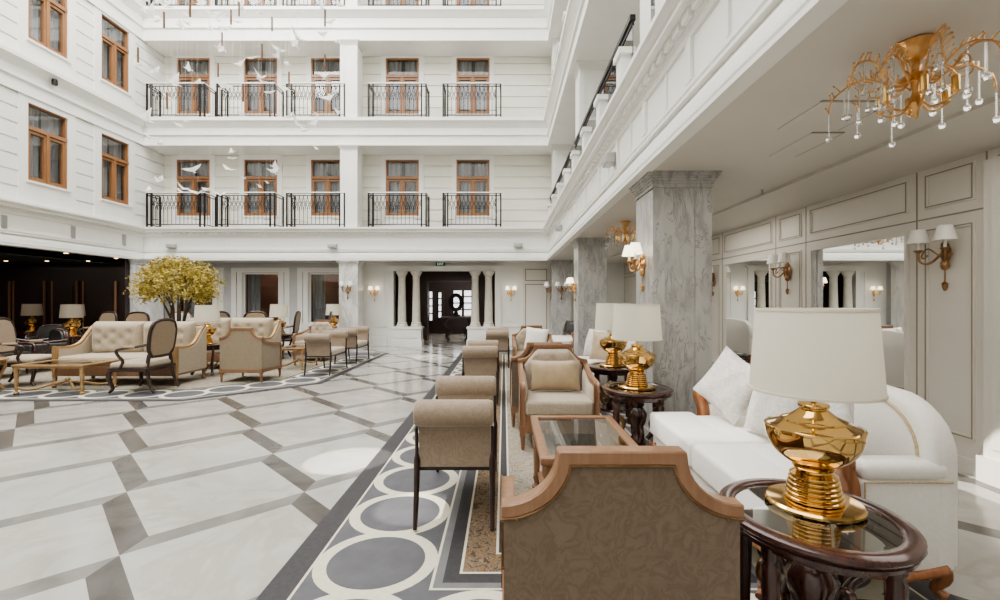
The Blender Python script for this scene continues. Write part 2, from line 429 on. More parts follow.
while y < YB - .2:                          # dentils
    t1.box(XR - .09, XR - .04, y, y + .13, 3.482, 3.545); y += .19
x = XL + .3
while x < XR - .2:
    t1.box(x, x + .13, YB - .09, YB - .04, 3.482, 3.545); x += .19
y = YN + .4
while y < YB - .3:                          # frieze strips on the right
    t1.box(XR - .028, XR + .01, y, y + .07, 3.085, 3.40); t1.box(XR - .02, XR + .01, y + .10, y + .12, 3.085, 3.40); t1.box(XR - .02, XR + .01, y + .55, y + .575, 3.085, 3.40); y += 1.12
x = XL + .4
while x < XR - .3: t1.box(x, x + .05, YB - .008, YB + .01, 3.085, 3.40); x += 1.05
struct(t1.build('trim_1', 'trimw', smooth=0), 'white moulded fascia and dentil cornice above the ground floor', 'moulding')
for k, (a, b) in enumerate(((6.21, 7.03), (9.42, 10.39), (12.75, 13.6))):
    t = MB(); m = a + (b - a) * .42
    sweep(t, [(-.9, a), (.06, a), (.06, a + .05), (.04, a + .06), (.04, m - .06), (.09, m - .03), (.09, m + .02), (.02, m + .04), (.02, b - .26), (.05, b - .24), (.10, b - .18), (.16, b - .12), (.20, b - .10), (.20, b), (-.95, b)])
    struct(t.build('trim_%d' % (k + 2), 'trimw', smooth=0), 'white moulded balcony fascia of the %s floor' % ['third', 'fourth', 'topmost'][k], 'moulding')
# ceilings of ground floor, slabs of the galleries
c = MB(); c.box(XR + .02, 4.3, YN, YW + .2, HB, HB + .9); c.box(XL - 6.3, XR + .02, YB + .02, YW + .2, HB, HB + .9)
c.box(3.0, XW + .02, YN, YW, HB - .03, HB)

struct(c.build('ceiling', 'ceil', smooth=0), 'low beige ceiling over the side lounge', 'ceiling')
for k, (a, b) in enumerate(((6.21, 7.03), (9.42, 10.39), (12.75, 13.6))):
    c = MB(); c.box(XR + .3, 4.3, YN, YW + .2, a + .002, b - .01); c.box(XL - .4, XR + .3, YB + .3, YW + .2, a + .002, b - .01)
    struct(c.build('ceiling_%s' % ['second', 'third', 'fourth'][k], 'white', smooth=0), 'white soffit of the %s-floor gallery' % ['third', 'fourth', 'topmost'][k], 'ceiling')

# upper walls with grooved boards, built round the window openings
def boards_y(mb, x0, x1, yp, z0, z1, mi=1, pitch=.36):   # faces -y
    mb.box(x0, x1, yp + .02, yp + .2, z0, z1, mi); z = z0
    while z < z1 - .05:
        mb.box(x0, x1, yp - .008, yp + .03, z + .018, min(z + pitch, z1) - .018, mi); z += pitch
def boards_x(mb, y0, y1, xp, z0, z1, mi=1, pitch=.36):   # faces +x
    mb.box(xp - .2, xp - .02, y0, y1, z0, z1, mi); z = z0
    while z < z1 - .05:
        mb.box(xp - .03, xp + .012, y0, y1, z + .02, min(z + pitch, z1) - .02, mi); z += pitch
BW = [PX(p, YW) for p in (194, 261, 328, 402.5, 473)]     # window centres on the back wall
BR = [PX(p, 14.45) for p in (176.5, 246.5, 316, 397.5, 472)]  # railing centres
LEV = [(3.69, 6.21), (7.03, 9.42), (10.39, 12.75)]
WO = [(4.22, 6.05), (7.53, 9.36), (10.9, 12.7)]
wb = MB(); hw = .54
for (z0, z1), (o0, o1) in zip(LEV, WO):
    edges = [XL - .05]
    for cx in BW:
        x0, x1 = cx - hw - .16, cx + hw + .16
        boards_y(wb, edges[-1], x0, YW, z0, z1)
        wb.box(x0, cx - hw, YW - .03, YW + .2, z0, z1, 0); wb.box(cx + hw, x1, YW - .03, YW + .2, z0, z1, 0)
        wb.box(cx - hw, cx + hw, YW - .03, YW + .2, z0, o0, 0); wb.box(cx - hw, cx + hw, YW - .03, YW + .2, o1, z1, 0)
        wb.box(cx - hw - .04, cx + hw + .04, YW - .07, YW, o0 - .05, o0, 0)
        edges.append(x1)
    boards_y(wb, edges[-1], 4.3, YW, z0, z1)
# ground floor of the back wall
def Z15(py): return PZ(py, YW)
gl = [(PX(177, YW), PX(213, YW)), (PX(243, YW), PX(279, YW)), (PX(309, YW), PX(345, YW))]
por = (PX(394, YW), PX(495, YW)); zt = Z15(271)
xs = [XL - 1.4]
for (a, b) in gl:
    wb.box(xs[-1], a, YW, YW + .2, 0, HB, 2)
    wb.box(a, b, YW, YW + .2, 0, .72, 2); wb.box(a, b, YW, YW + .2, Z15(273), HB, 2)
    for (p, q) in ((a - .17, a - .02), (b + .02, b + .17), (a - .36, a - .2), (b + .2, b + .36)): wb.box(p, q, YW - .05, YW, .0, Z15(273) + .17, 0)
    wb.box(a - .36, b + .36, YW - .05, YW, Z15(273) + .02, Z15(273) + .17, 0); wb.box(a - .2, b + .2, YW - .03, YW, .55, .72, 0)
    xs.append(b)
x364 = PX(362, YW)
wb.box(xs[-1], x364, YW, YW + .2, 0, HB, 2)
wb.box(x364, por[0], YW, YW + .2, 0, HB, 0); wb.box(por[0], por[1], YW, YW + .2, zt, HB, 0); wb.box(por[1], 4.3, YW, YW + .2, 0, HB, 0)
for (a, b) in ((PX(388, YW), por[0]), (por[1], PX(501, YW))): wb.box(a, b, YW - .08, YW, 0, zt + .13, 0)
wb.box(PX(388, YW), PX(501, YW), YW - .08, YW, zt, zt + .13, 0); wb.box(PX(386, YW), PX(503, YW), YW - .12, YW, zt + .13, zt + .17, 0)
for (a, b) in ((x364 + .1, PX(387, YW)), (PX(502, YW), PX(521, YW))):          # wainscot
    wb.box(a, b, YW - .05, YW, .0, .28, 0); wb.box(a, b, YW - .03, YW, .6, .66, 0); wb.box(a + .06, b - .06, YW - .015, YW, .33, .55, 0)
    wb.box(a + .1, b - .1, YW - .02, YW, .78, 2.4, 0)
wb.box(PX(523, YW), PX(549, YW), YW - .03, YW, 0, 2.56, 3)
for (p, q, r, s) in ((525, 547, 331, 284), (525, 547, 281, 269)):
    a, b, z0, z1 = PX(p, YW), PX(q, YW), Z15(r), Z15(s)
    for (u, v, w_, z) in ((a, a + .03, z0, z1), (b - .03, b, z0, z1), (a, b, z0, z0 + .03), (a, b, z1 - .03, z1)): wb.box(u, v, YW - .04, YW, w_, z, 4)
struct(wb.build('wall_back', ['white', 'cream', 'greypanel', 'lounge', 'line'], smooth=0), 'white back wall of the atrium with grooved boards, windows and a columned portal', 'wall')
# pedestals in the portal
for k, (a, b) in enumerate(((394, 422), (468, 495))):
    p = MB(); x0, x1 = PX(a, 15.3), PX(b, 15.3)
    p.box(x0, x1, 15.08, 15.5, 0, .62); p.box(x0 - .03, x1 + .03, 15.05, 15.53, .56, .62); p.box(x0 - .03, x1 + .03, 15.05, 15.53, 0, .2); p.box(x0 + .1, x1 - .1, 15.06, 15.1, .27, .5)
    struct(p.build('trim_%d' % (8 + k), 'white', smooth=0), 'white panelled pedestal under the %s pair of portal columns' % ['western', 'eastern'][k], 'pedestal')
prof = [(.2, 0), (.2, .05), (.185, .07), (.17, .10), (.185, .12), (.15, .15), (.145, .6), (.122, 1.52), (.14, 1.54), (.125, 1.57), (.13, 1.62), (.17, 1.68), (.21, 1.74), (.21, 1.80)]
for k, px in enumerate((402, 416.3, 475.2, 488.6)):
    o = MB().lathe([(r * .9, z * (zt - .62) / 1.8) for r, z in prof], (0, 0, 0), 20).build('portal_column', 'stone')
    o.location = (PX(px, 15.3), 15.3, .62)
    struct(o, '%s cream stone column from the window side in the portal' % ORD[k], 'column')

# left wall
wl = MB(); LWO = [(4.26, 6.07), (7.55, 9.36)]; LWY = [(10.96, 11.97), (12.96, 13.93)]
for k, (z0, z1) in enumerate(LEV):
    if k < 2:
        o0, o1 = LWO[k]; ed = YN
        for (a, b) in LWY:
            boards_x(wl, ed, a - .22, XL, z0, z1)
            wl.box(XL - .2, XL + .03, a - .22, a, z0, z1, 0); wl.box(XL - .2, XL + .03, b, b + .22, z0, z1, 0)
            wl.box(XL - .2, XL + .03, a, b, z0, o0, 0); wl.box(XL - .2, XL + .03, a, b, o1, z1, 0); wl.box(XL - .05, XL + .07, a - .05, b + .05, o0 - .05, o0, 0)
            ed = b + .22
        boards_x(wl, ed, YW + .1, XL, z0, z1)
    else: boards_x(wl, YN, YW + .1, XL, z0, z1)
wl.box(XL - .25, XL - .02, YN, YW, 2.7, 3.69, 0)
struct(wl.build('wall_left', ['white', 'white'], smooth=0), 'white upper wall with four wood-framed windows beside the bird mobile', 'wall')

# right lounge wall with raised panels
wr = MB(); wr.box(XW, XW + .15, YN, YW, 0, HB, 0)
def vline(y, z0, z1, w=.012): wr.box(XW - .004, XW + .01, y - w / 2, y + w / 2, z0, z1, 1)
def hline(z, y0, y1, w=.012): wr.box(XW - .004, XW + .01, y0, y1, z - w / 2, z + w / 2, 1)
def frame(y0, y1, z0, z1):
    for (a, b, c0, d) in ((y0, y0 + .035, z0, z1), (y1 - .035, y1, z0, z1), (y0, y1, z0, z0 + .035), (y0, y1, z1 - .035, z1)):
        wr.box(XW - .016, XW + .01, a, b, c0, d, 0)
        wr.box(XW - .019, XW + .01, a + .012, b - .012, c0 + .012, d - .012, 1)
ys = [-6.1, -4.45, -3.8, -2.13, -1.48, .17, .84, 2.5, 3.14, 3.84, 4.49, 6.14, 6.82, 8.48, 9.13, 10.8, 11.45, 13.1, 13.76, 15.38]
hline(2.21, YN, YW); hline(2.685, YN, YW, .02); wr.box(XW - .02, XW, YN, YW, 0, .12, 0)
for a, b in zip(ys[:-1], ys[1:]):
    vline(b, 0, HB)
    frame(a + .09, b - .09, 2.30, 2.62)
    if b - a < 1: frame(a + .09, b - .09, .28, 2.12)
wr.box(XW - .07, XW, 3.2, 3.80, 0, 2.58, 0); wr.box(XW - .10, XW, 3.16, 3.83, 0, .2, 0)
for k in range(4): wr.box(XW - .085, XW - .06, 3.28 + k * .125, 3.35 + k * .125, .28, 2.5, 0)
struct(wr.build('wall_right', ['lounge', 'line'], smooth=0), 'beige panelled lounge wall with tall mirrors', 'wall')

# upper galleries on the right: inner wall, glazing
ug = MB()
ug.box(3.0, 3.2, YN, YW, 3.69, 13.6, 0); ug.box(4.1, 4.3, YN, YW + .2, 2.7, 13.6, 0)
struct(ug.build('wall_gallery', 'white', smooth=0), 'white inner wall of the galleries above the lounge', 'wall')
nb = MB(); nb.box(XL - 6.4, 4.3, YN - .2, YN, 0, 13.6, 0)
struct(nb.build('wall_front', 'white', smooth=0), 'white end wall of the hall', 'wall')

# dark lounge through the opening under the left wall
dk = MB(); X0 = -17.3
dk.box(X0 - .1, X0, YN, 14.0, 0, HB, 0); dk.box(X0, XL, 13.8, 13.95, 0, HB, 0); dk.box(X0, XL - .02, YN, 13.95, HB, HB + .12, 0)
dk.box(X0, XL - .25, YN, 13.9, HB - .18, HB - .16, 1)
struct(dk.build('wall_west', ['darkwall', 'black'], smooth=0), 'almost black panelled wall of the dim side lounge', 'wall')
gp = MB(); gp.box(XL - 1.5, XL - 1.3, 13.9, YW, 0, HB)
struct(gp.build('wall_recess', 'greypanel', smooth=0), 'short grey wall beside the dim lounge', 'wall')
for k, (a, b) in enumerate(((-2, 10), (14.5, 45), (53, 77.5), (84, 116))):
    d = MB(); x0, x1 = PX(a, 13.75), PX(b, 13.75); zt2 = PZ(281, 13.75)
    d.box(x0, x1, 13.74, 13.8, 0, zt2); d.box(x0 + .12, x1 - .12, 13.72, 13.75, .2, zt2 - .15)
    r = d.build('door_%d' % (k + 1), 'darkwall', smooth=0); struct(r, '%s black door from the glass front of the dim lounge wall' % ORD[3 - k], 'door')
    g = MB()
    for xx in (x0, x1): g.box(xx - .008, xx + .008, 13.70, 13.76, 0, zt2)
    g.build('gilt_edge', 'tan', r, smooth=0)
# rooms behind the portal and the lounge windows
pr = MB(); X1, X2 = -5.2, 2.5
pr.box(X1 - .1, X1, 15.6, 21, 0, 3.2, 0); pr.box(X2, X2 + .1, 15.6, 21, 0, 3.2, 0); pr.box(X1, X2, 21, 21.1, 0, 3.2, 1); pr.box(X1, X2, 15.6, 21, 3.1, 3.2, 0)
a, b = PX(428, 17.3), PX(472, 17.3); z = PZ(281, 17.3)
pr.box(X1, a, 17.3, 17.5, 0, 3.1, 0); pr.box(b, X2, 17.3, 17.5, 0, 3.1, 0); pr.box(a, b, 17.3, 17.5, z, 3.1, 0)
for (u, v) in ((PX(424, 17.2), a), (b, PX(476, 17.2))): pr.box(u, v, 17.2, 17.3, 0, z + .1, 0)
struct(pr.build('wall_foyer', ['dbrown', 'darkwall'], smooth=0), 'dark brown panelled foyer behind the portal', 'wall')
rr = MB(); rr.box(-12.6, -5.4, 17.2, 17.3, 0, 3, 0); rr.box(-12.6, -5.4, 15.62, 17.2, 2.9, 3, 0); rr.box(-12.7, -12.6, 15.6, 17.3, 0, 3, 0); rr.box(-5.4, -5.3, 15.6, 17.3, 0, 3, 0)
struct(rr.build('wall_backroom', 'redroom', smooth=0), 'reddish brown wall of the room behind the lounge windows', 'wall')

# windows
def curtain(mb, x0, x1, z0, z1, y, amp=.025, mi=0):
    n = max(8, int((x1 - x0) / .03))
    mb.grid(lambda u, v: (x0 + u * (x1 - x0), y + amp * math.sin(u * n * 1.15) + amp * .5 * math.sin(u * n * .47 + 1), z0 + v * (z1 - z0)), n * 2, 1, mi)
def make_window(w, h, label, nm):
    """casement pair under a transom light, local x across, z up, faces -y, origin at sill centre"""
    root = thing(nm, label, 'window'); struct(root)
    f = MB(); t = .05
    f.box(-w / 2, -w / 2 + t, -.06, .06, 0, h); f.box(w / 2 - t, w / 2, -.06, .06, 0, h); f.box(-w / 2, w / 2, -.06, .06, 0, t); f.box(-w / 2, w / 2, -.06, .06, h - t, h)
    zt = h * .68; f.box(-w / 2, w / 2, -.075, .06, zt - .045, zt + .045); f.box(-.035, .035, -.07, .06, 0, zt)
    f.build('window_frame', 'brown', root, smooth=0)
    for sx in (-1, 1):
        s = MB(); xa, xb = (.035, w / 2 - t) if sx > 0 else (-w / 2 + t, -.035)
        for (p, q, r, u) in ((xa, xa + .05, t, zt - .06), (xb - .05, xb, t, zt - .06), (xa, xb, t, t + .06), (xa, xb, zt - .12, zt - .06)): s.box(p, q, -.045, .045, r, u)
        o = s.build('casement', 'brown', root, smooth=0)
        MB().box(xa + .05, xb - .05, .0, .008, t + .06, zt - .12).build('pane', 'winglass', o, smooth=0)
    MB().box(-w / 2 + t, w / 2 - t, 0, .008, zt + .06, h - t).build('transom_pane', 'winglass', root, smooth=0)
    c = MB(); curtain(c, -w / 2 + .03, -.06, .02, h - .02, .13); curtain(c, .05, w / 2 - .03, .02, h - .02, .14)
    c.build('curtain', 'curtain', root)
    bk = MB(); bk.box(-w / 2, w / 2, .19, .2, 0, h); bk.box(-w / 2 - .01, -w / 2, .06, .2, 0, h); bk.box(w / 2, w / 2 + .01, .06, .2, 0, h); bk.box(-w / 2, w / 2, .06, .2, h, h + .01); bk.box(-w / 2, w / 2, .06, .2, -.01, 0); bk.build('dark_backing', 'black', root, smooth=0)
    return root
wn = make_window(1.08, 1.83, 'x', 'window_1'); first = True; n = 1
for k, (o0, o1) in enumerate(WO):
    for j, cx in enumerate(BW):
        lab = '%s wood-framed window along the %s-floor back balcony wall' % (ORD[j], ['second', 'third', 'fourth'][k])
        if first: wn.location = (cx, YW + .03, o0); wn['label'] = lab; first = False
        else: n += 1; q = dup(wn, lab, (cx, YW + .03, o0)); q.name = 'window_%d' % n
for k, (o0, o1) in enumerate(LWO):
    for j, (a, b) in enumerate(LWY):
        n += 1; q = dup(wn, '%s-floor wood-framed window of the side wall, %s the corner' % (['second', 'third'][k], ['farther from', 'nearer'][j]), (XL - .06, (a + b) / 2, o0), PI / 2)
        q.name = 'window_%d' % n; q.scale.x = (b - a) / 1.08 * .995
for k, (a, b) in enumerate(gl):                      # ground-floor lounge windows
    n += 1; r = thing('window_%d' % n, ['large plain window behind the yellow tree', 'large plain window looking into the red-brown room', 'large plain window beside the pale marble column'][k], 'window', ((a + b) / 2, YW + .06, .72)); struct(r)
    w, h = b - a, Z15(273) - .72; f = MB()
    for (p, q, u, v) in ((-w / 2, -w / 2 + .04, 0, h), (w / 2 - .04, w / 2, 0, h), (-w / 2, w / 2, 0, .04), (-w / 2, w / 2, h - .04, h)): f.box(p, q, -.03, .03, u, v)
    f.build('window_frame', 'white', r, smooth=0); MB().box(-w / 2, w / 2, 0, .008, 0, h).build('pane', 'winglass', r, smooth=0)
    c = MB(); curtain(c, -w / 2 + .02, -w / 2 + w * .36, 0, h, .2); c.build('curtain', 'curtain', r)
for k, (a, b, c0, d) in enumerate(((429, 433, 321, 291), (438, 442, 318, 292), (453, 462.5, 316, 290), (463.5, 472, 316, 290), (473.5, 477, 320, 292), (480, 484, 318, 292))):
    n += 1; r = thing('window_%d' % n, '%s bright gridded window in the foyer beyond the portal' % ORD[k], 'window', (PX((a + b) / 2, 20.9), 20.9, PZ(c0, 20.9))); struct(r)
    w, h = (b - a) / F * 20.9, (c0 - d) / F * 20.9; MB().box(-w / 2, w / 2, 0, .02, 0, h).build('pane', 'daylight', r, smooth=0)
    f = MB()
    for q in range(5): f.box(-w / 2, w / 2, -.04, 0, h * q / 4 - .025, h * q / 4 + .025)
    f.box(-w / 2 - .03, -w / 2 + .03, -.04, 0, 0, h); f.box(w / 2 - .03, w / 2 + .03, -.04, 0, 0, h)
    f.build('glazing_bar', 'darkwall', r, smooth=0)

# columns
def make_column(w, h, mat, label, cap=.16, panel=True, base=True):
    r = thing('marble_column' if mat != 'white' else 'pier', label, 'column'); struct(r)
    m = MB(); h0 = .22 if base else 0
    m.box(-w / 2, w / 2, 0, w, h0, h - cap)
    if panel:
        for (a, b) in ((-w / 2 - .012, -w / 2 + .10), (w / 2 - .15, w / 2 + .012)): m.box(a, b, -.012, w + .012, h0, h - cap - .02)
    m.build('shaft', mat, r, smooth=0)
    c = MB()
    for (o, a, b) in ((.02, 0, .14), (.012, .14, .26), (.026, .26, .40), (.04, .40, .54), (.055, .54, .68), (.068, .68, .84), (.08, .84, 1)): c.box(-w / 2 - o, w / 2 + o, -o, w + o, h - cap + a * cap, h - cap + b * cap - .001)
    c.build('capital', mat, r, smooth=0)
    if base:
        b = MB(); b.box(-w / 2 - .04, w / 2 + .04, -.04, w + .04, 0, .16); b.box(-w / 2 - .02, w / 2 + .02, -.02, w + .02, .16, .22); b.build('plinth', mat, r, smooth=0)
    return r
cm = make_column(.55, HB, 'col', 'grey-veined marble column right behind the white sofa'); cm.location = (1.735, 4.6, .0125)
dup(cm, 'grey-veined marble column farther down the lounge, second from the front', (1.765, 9.42, .0125))
dup(cm, 'grey-veined marble column at the far corner of the lounge', (1.765, 14.5, 0))
cw = make_column(.55, HB, 'col_w', 'pale marble column beside the lounge windows at the back'); cw.location = (PX(348.5, 14.45), 14.45, 0)
dup(cw, 'pale marble pilaster at the corner of the dim lounge', (XL + .3, 13.98, 0))
for k, (z0, z1) in enumerate(LEV):
    h = z1 - z0; lv = ['second', 'third', 'fourth'][k]
    p = make_column(.5, h, 'white', 'white pier on the %s-floor back balcony' % lv, cap=.14, base=False); p.location = (PX(348.8, 14.42), 14.42, z0)
    for j, (x, y) in enumerate(((1.735, 4.6), (1.765, 9.42), (1.765, 14.42))):
        dup(p, 'white pier of the %s-floor gallery above the %s lounge column' % (lv, ['nearest', 'middle', 'farthest'][j]), (x, y, z0))
# balustrade of the right-hand galleries
for k, (z0, z1) in enumerate(LEV[:2]):
    for j, (a, b) in enumerate(((YN, 4.55), (5.2, 9.37), (10.0, 14.4))):
        r = thing('gallery_railing', 'dark glazed railing of the %s-floor gallery, %s bay' % (['second', 'third'][k], ['nearest', 'middle', 'farthest'][j]), 'railing', (1.42, 0, z0))
        m = MB(); m.box(-.03, .03, a, b, .86, .92); m.box(-.015, .015, a, b, .80, .83); m.build('handrail', 'iron', r, smooth=0)
        MB().box(-.006, .006, a, b, .12, .80).build('glass_panel', 'dglass', r, smooth=0)
        for q in range(int((b - a) / 1.2) + 1):
            yy = a + .15 + q * 1.2
            if yy > b - .1: break
            m = MB(); m.box(-.12, .02, yy - .11, yy + .11, 0, .55); m.box(-.15, .03, yy - .14, yy + .14, .5, .57); m.build('pedestal', 'white', r, smooth=0)
# ------------------------------------------------------------------ carpets
def rug_rect(mb, x0, x1, y0, y1, mi, z):
    mb.add([(x0, y0, z), (x1, y0, z), (x1, y1, z), (x0, y1, z)], [(0, 1, 2, 3)], mi)
def ring(mb, cx, cy, ri, ro, z, mi_in, mi_out, n=40):
    for (a, b, mi, dz) in ((0, ri, mi_in, 0), (ri, ro, mi_out, .0006)):
        vs = []; fs = []
        for k in range(n):
            t = 2 * PI * k / n; c, s = math.cos(t), math.sin(t)
            vs += [(cx + a * c, cy + a * s, z + dz), (cx + b * c, cy + b * s, z + dz)]
        for k in range(n):
            q = (k + 1) % n
            fs.append((2 * k, 2 * k + 1, 2 * q + 1, 2 * q) if a > 0 else (2 * k, 2 * k + 1, 2 * q + 1))
        mb.add(vs, fs, mi)
RM = ['cp_black', 'cp_mid', 'cp_grey', 'cp_cream', 'cp_floral', 'cp_field']
rg = MB(); x0, x1, y0, y1 = -1.2, 2.2, 1.53, 13.9
rg.box(x0, x1, y0, y1, 0, .006, 0); z = .0065
steps = [(.11, 1), (.15, 3), (.165, 2), (.825, 3), (.84, 1), (.885, 0), (.965, 3), (.98, 4), (1.155, 3), (1.17, 0), (1.225, 3), (1.24, 5)]
for k, (o, mi) in enumerate(steps): rug_rect(rg, x0 + o, x1 - o, y0 + o, y1 - o, mi, z + k * .0004)
zz = z + .006; k = 0
cyy = 2.015
ringz = z + .0011
# rings sit in the slate border, above it and below the inner panels (inner rectangles are smaller)
y = 2.02
while y < y1 - .3:
    ring(rg, x0 + .495, y, .265, .335, ringz + .0004 * (k % 2), 2, 3); ring(rg, x1 - .495, y, .265, .335, ringz + .0004 * (k % 2), 2, 3); y += .6; k += 1
x = x0 + .495 + .6
while x < x1 - .8:
    ring(rg, x, y0 + .49, .265, .335, ringz + .0004 * (k % 2), 2, 3); x += .6; k += 1
o = rg.build('patterned_carpet', RM, smooth=0); tag(o, 'long charcoal carpet with cream rings along its border under the lounge seating', 'carpet')
# the second carpet, with a cut corner
rg = MB()
def cut(o):
    X0, X1, Y0, Y1, c = -14.5 + o, -3.2 - o, 6.82 + o, 13.2 - o, 1.45 - o * .4
    return [(X0, Y0), (X1 - c, Y0), (X1, Y0 + c), (X1, Y1), (X0, Y1)]
for k, (off, mi) in enumerate(((0, 0), (.10, 1), (.14, 3), (.155, 2), (.82, 3), (.835, 0), (.90, 3), (.915, 5))):
    p = cut(off)
    if k == 0: rg.prism(p, 'z', 0, .006, mi)
    else: rg.add([(q[0], q[1], .0065 + k * .0004) for q in p], [tuple(range(5))], mi)
path = [Vector(p) for p in cut(.49)]; pts = [path[0], path[1], path[2], path[3]]; k = 0
for a, b in zip(pts[:-1], pts[1:]):
    L = (b - a).length; n = max(1, round(L / .6))
    for q in range(n):
        p = a + (b - a) * (q / n)
        if p.x > -11: ring(rg, p.x, p.y, .265, .335, .0088 + .0004 * (k % 2), 2, 3, 28)
        k += 1
o = rg.build('patterned_carpet', RM, smooth=0); tag(o, 'pale scroll carpet with a cut corner under the seating near the yellow tree', 'carpet')
RUGZ = .0125

# ------------------------------------------------------------------ furniture builders (local: back at y=0, front towards +y)
def side_curve(n=9):                      # outlines of the armchair's top moulding from the lower left: outer, inner
    o, q = [], []
    for k in range(n + 1):
        t, u = PI / 2 * k / n, math.radians(81.7) * k / n
        o.append((-.385 + .178 * math.sin(t), .950 - .152 * math.cos(t))); q.append((-.385 + .222 * math.sin(u), .950 - .194 * math.cos(u)))
    o += [(-.205, .961), (-.198, .966), (-.08, .966)]; q += [(-.165, .922), (-.163, .922), (-.08, .922)]
    return o, q
def armchair(label, outer='brocade', inner='beigel', group=None):
    r = thing('armchair', label, 'armchair', group=group)
    L, LI = side_curve(); mir = lambda P: P + [(-q[0], q[1]) for q in reversed(P)]
    MB().loft2(mir(L), mir(LI), -.006, .06).build('back_frame', 'tan', r, 40)
    inn = [(-.378, .20), (-.378, .75)] + [(max(-.378, q[0] + .03), q[1] - .03) for q in L]
    inn = inn + [(-q[0], q[1]) for q in reversed(inn)]
    MB().prism(inn, 'y', .006, .045).build('back_panel', outer, r, 0)
    m = MB(); m.tube([(q[0], .0, q[1] - .003) for q in mir(LI)], .004, 6); m.build('piping', 'bronze', r, 60)
    def top(x):
        ax = abs(x)
        if ax < .165: return .914
        t = min(1, (ax - .165) / .16); return .914 - .18 * t ** 1.2
    tf = [(u, v) for u in (-.2, 0, .2) for v in (.60, .80)] + [(-.1, .70), (.1, .70)]
    def bk(u, v):
        x = (u * 2 - 1) * .325; zt = top(x); zz_ = .40 + v * (zt - .40)
        e = (1 - abs(u * 2 - 1) ** 6) * (1 - abs(v * 2 - 1) ** 8)
        d = .075 * max(e, 0) ** .6
        for (a, b) in tf: d -= .022 * math.exp(-((x - a) ** 2 + (zz_ - b) ** 2) / .0012)
        return (x, .05 + d, zz_)
    MB().grid(bk, 40, 26).build('tufted_back', inner, r, 80)
    rail = spl([(.02, .785), (.10, .735), (.20, .70), (.40, .665), (.58, .655), (.655, .645), (.685, .61), (.69, .52), (.69, .30), (.69, .14)], 4)
    for sx in (-1, 1):
        m = MB(); a, b = (.335, .39) if sx > 0 else (-.39, -.335)
        m.band(rail, -.035, 'x', a, b, r=.008); m.build('arm_rail', 'tan', r, 50)
        pts = [(.03, .20)] + [(q[0], q[1] - .02) for q in rail if q[0] < .67 and q[1] > .6] + [(.665, .20)]
        MB().prism(pts, 'x', sx * .345, sx * .375).build('side_panel', outer, r, 0)
        def pad(u, v, sx=sx):
            yy = .06 + u * .60; zt = .77 - .125 * min(1, u * 1.5) if u < .99 else .63
            zz_ = .40 + v * (zt - .43)
            return (sx * (.345 - .045 * ((1 - abs(2 * u - 1) ** 4) * (1 - abs(2 * v - 1) ** 4)) ** .6), yy, zz_)
        MB().grid(pad, 14, 8, flip=sx > 0).build('arm_pad', inner, r, 80)
    m = MB(); m.rbox(-.335, .335, .08, .715, .33, .475, .035, 3, .02)
    m.build('seat_cushion', inner, r, 60)
    m = MB()
    for (a, b, c, d) in ((-.385, .385, .66, .70), (-.385, .385, .0, .04), (-.385, -.35, .04, .66), (.35, .385, .04, .66)): m.box(a, b, c, d, .165, .225)
    m.box(-.335, .335, .655, .70, .22, .335); m.build('seat_rail', 'tan', r, 0)
    for (x, y) in ((-.36, .03), (.36, .03), (-.36, .672), (.36, .672)):
        m = MB(); m.box(x - .026, x + .026, y - .026, y + .026, .14, .235); m.lathe([(.013, 0), (.018, .02), (.026, .14)], (x, y, 0), 8); m.build('leg', 'tan', r, 30)
    return r
def bench(label, group=None):
    """scroll-ended bench, long side along x (0..L); ends at x=0 and x=L"""
    r = thing('scroll_bench', label, 'bench', group=group); L, w = .95, .25
    def end(sg):                          # profile of the upholstered end in (x,z); sg=-1 near end
        pr = [(0.075, .375), (.07, .48), (.055, .58), (.05, .66)]
        n = 12; cx, cz, rr = -.0, .728, .082
        arc = [(cx + rr * math.cos(a), cz + rr * math.sin(a)) for a in [PI * .0 + PI * 1.25 * k / n for k in range(n + 1)]]
        inn = [(.055, .70)] + arc + [(.0, .652), (.028, .625), (.034, .52), (.034, .375)]
        P = pr + inn
        return [(q[0] if sg < 0 else L - q[0], q[1]) for q in P]
    for sg in (-1, 1):
        MB().prism(end(sg), 'y', -w + .022, w - .022).build('scroll_end', 'beige', r, 50)
        m = MB(); m.T = Matrix.Translation((0 if sg < 0 else L, 0, .728)) @ Matrix.Rotation(PI / 2, 4, 'X')
        m.lathe([(0, -w + .001), (.070, -w + .003), (.079, -w + .012), (.084, -w + .03), (.084, w - .03), (.079, w - .012), (.070, w - .003), (0, w - .001)], n=28); m.build('roll_bolster', 'beige', r, 50)
    m = MB(); m.rbox(.05, L - .05, -w + .015, w - .015, .36, .47, .03, 3, .03); m.build('seat_cushion', 'creamf', r, 60)
    m = MB(); m.box(.06, L - .06, -w + .02, w - .02, .345, .39); m.build('seat_rail', 'ebony', r, 0)
    for sg in (-1, 1):
        for sy in (-1, 1):
            pts = spl([(-.035, .004), (-.005, .12), (.02, .25), (.03, .38), (.028, .5), (.02, .60), (.0, .64)], 3)
            m = MB(); y = sy * (w - .008)
            rr = [.014 + .006 * min(1, k / 7) if k < 9 else (.021 if k < 11 else .012) for k in range(len(pts))]
            m.tube([(p[0] if sg < 0 else L - p[0], y, p[1]) for p in pts], rr, 8); m.build('leg', 'ebony', r, 60)
    return r
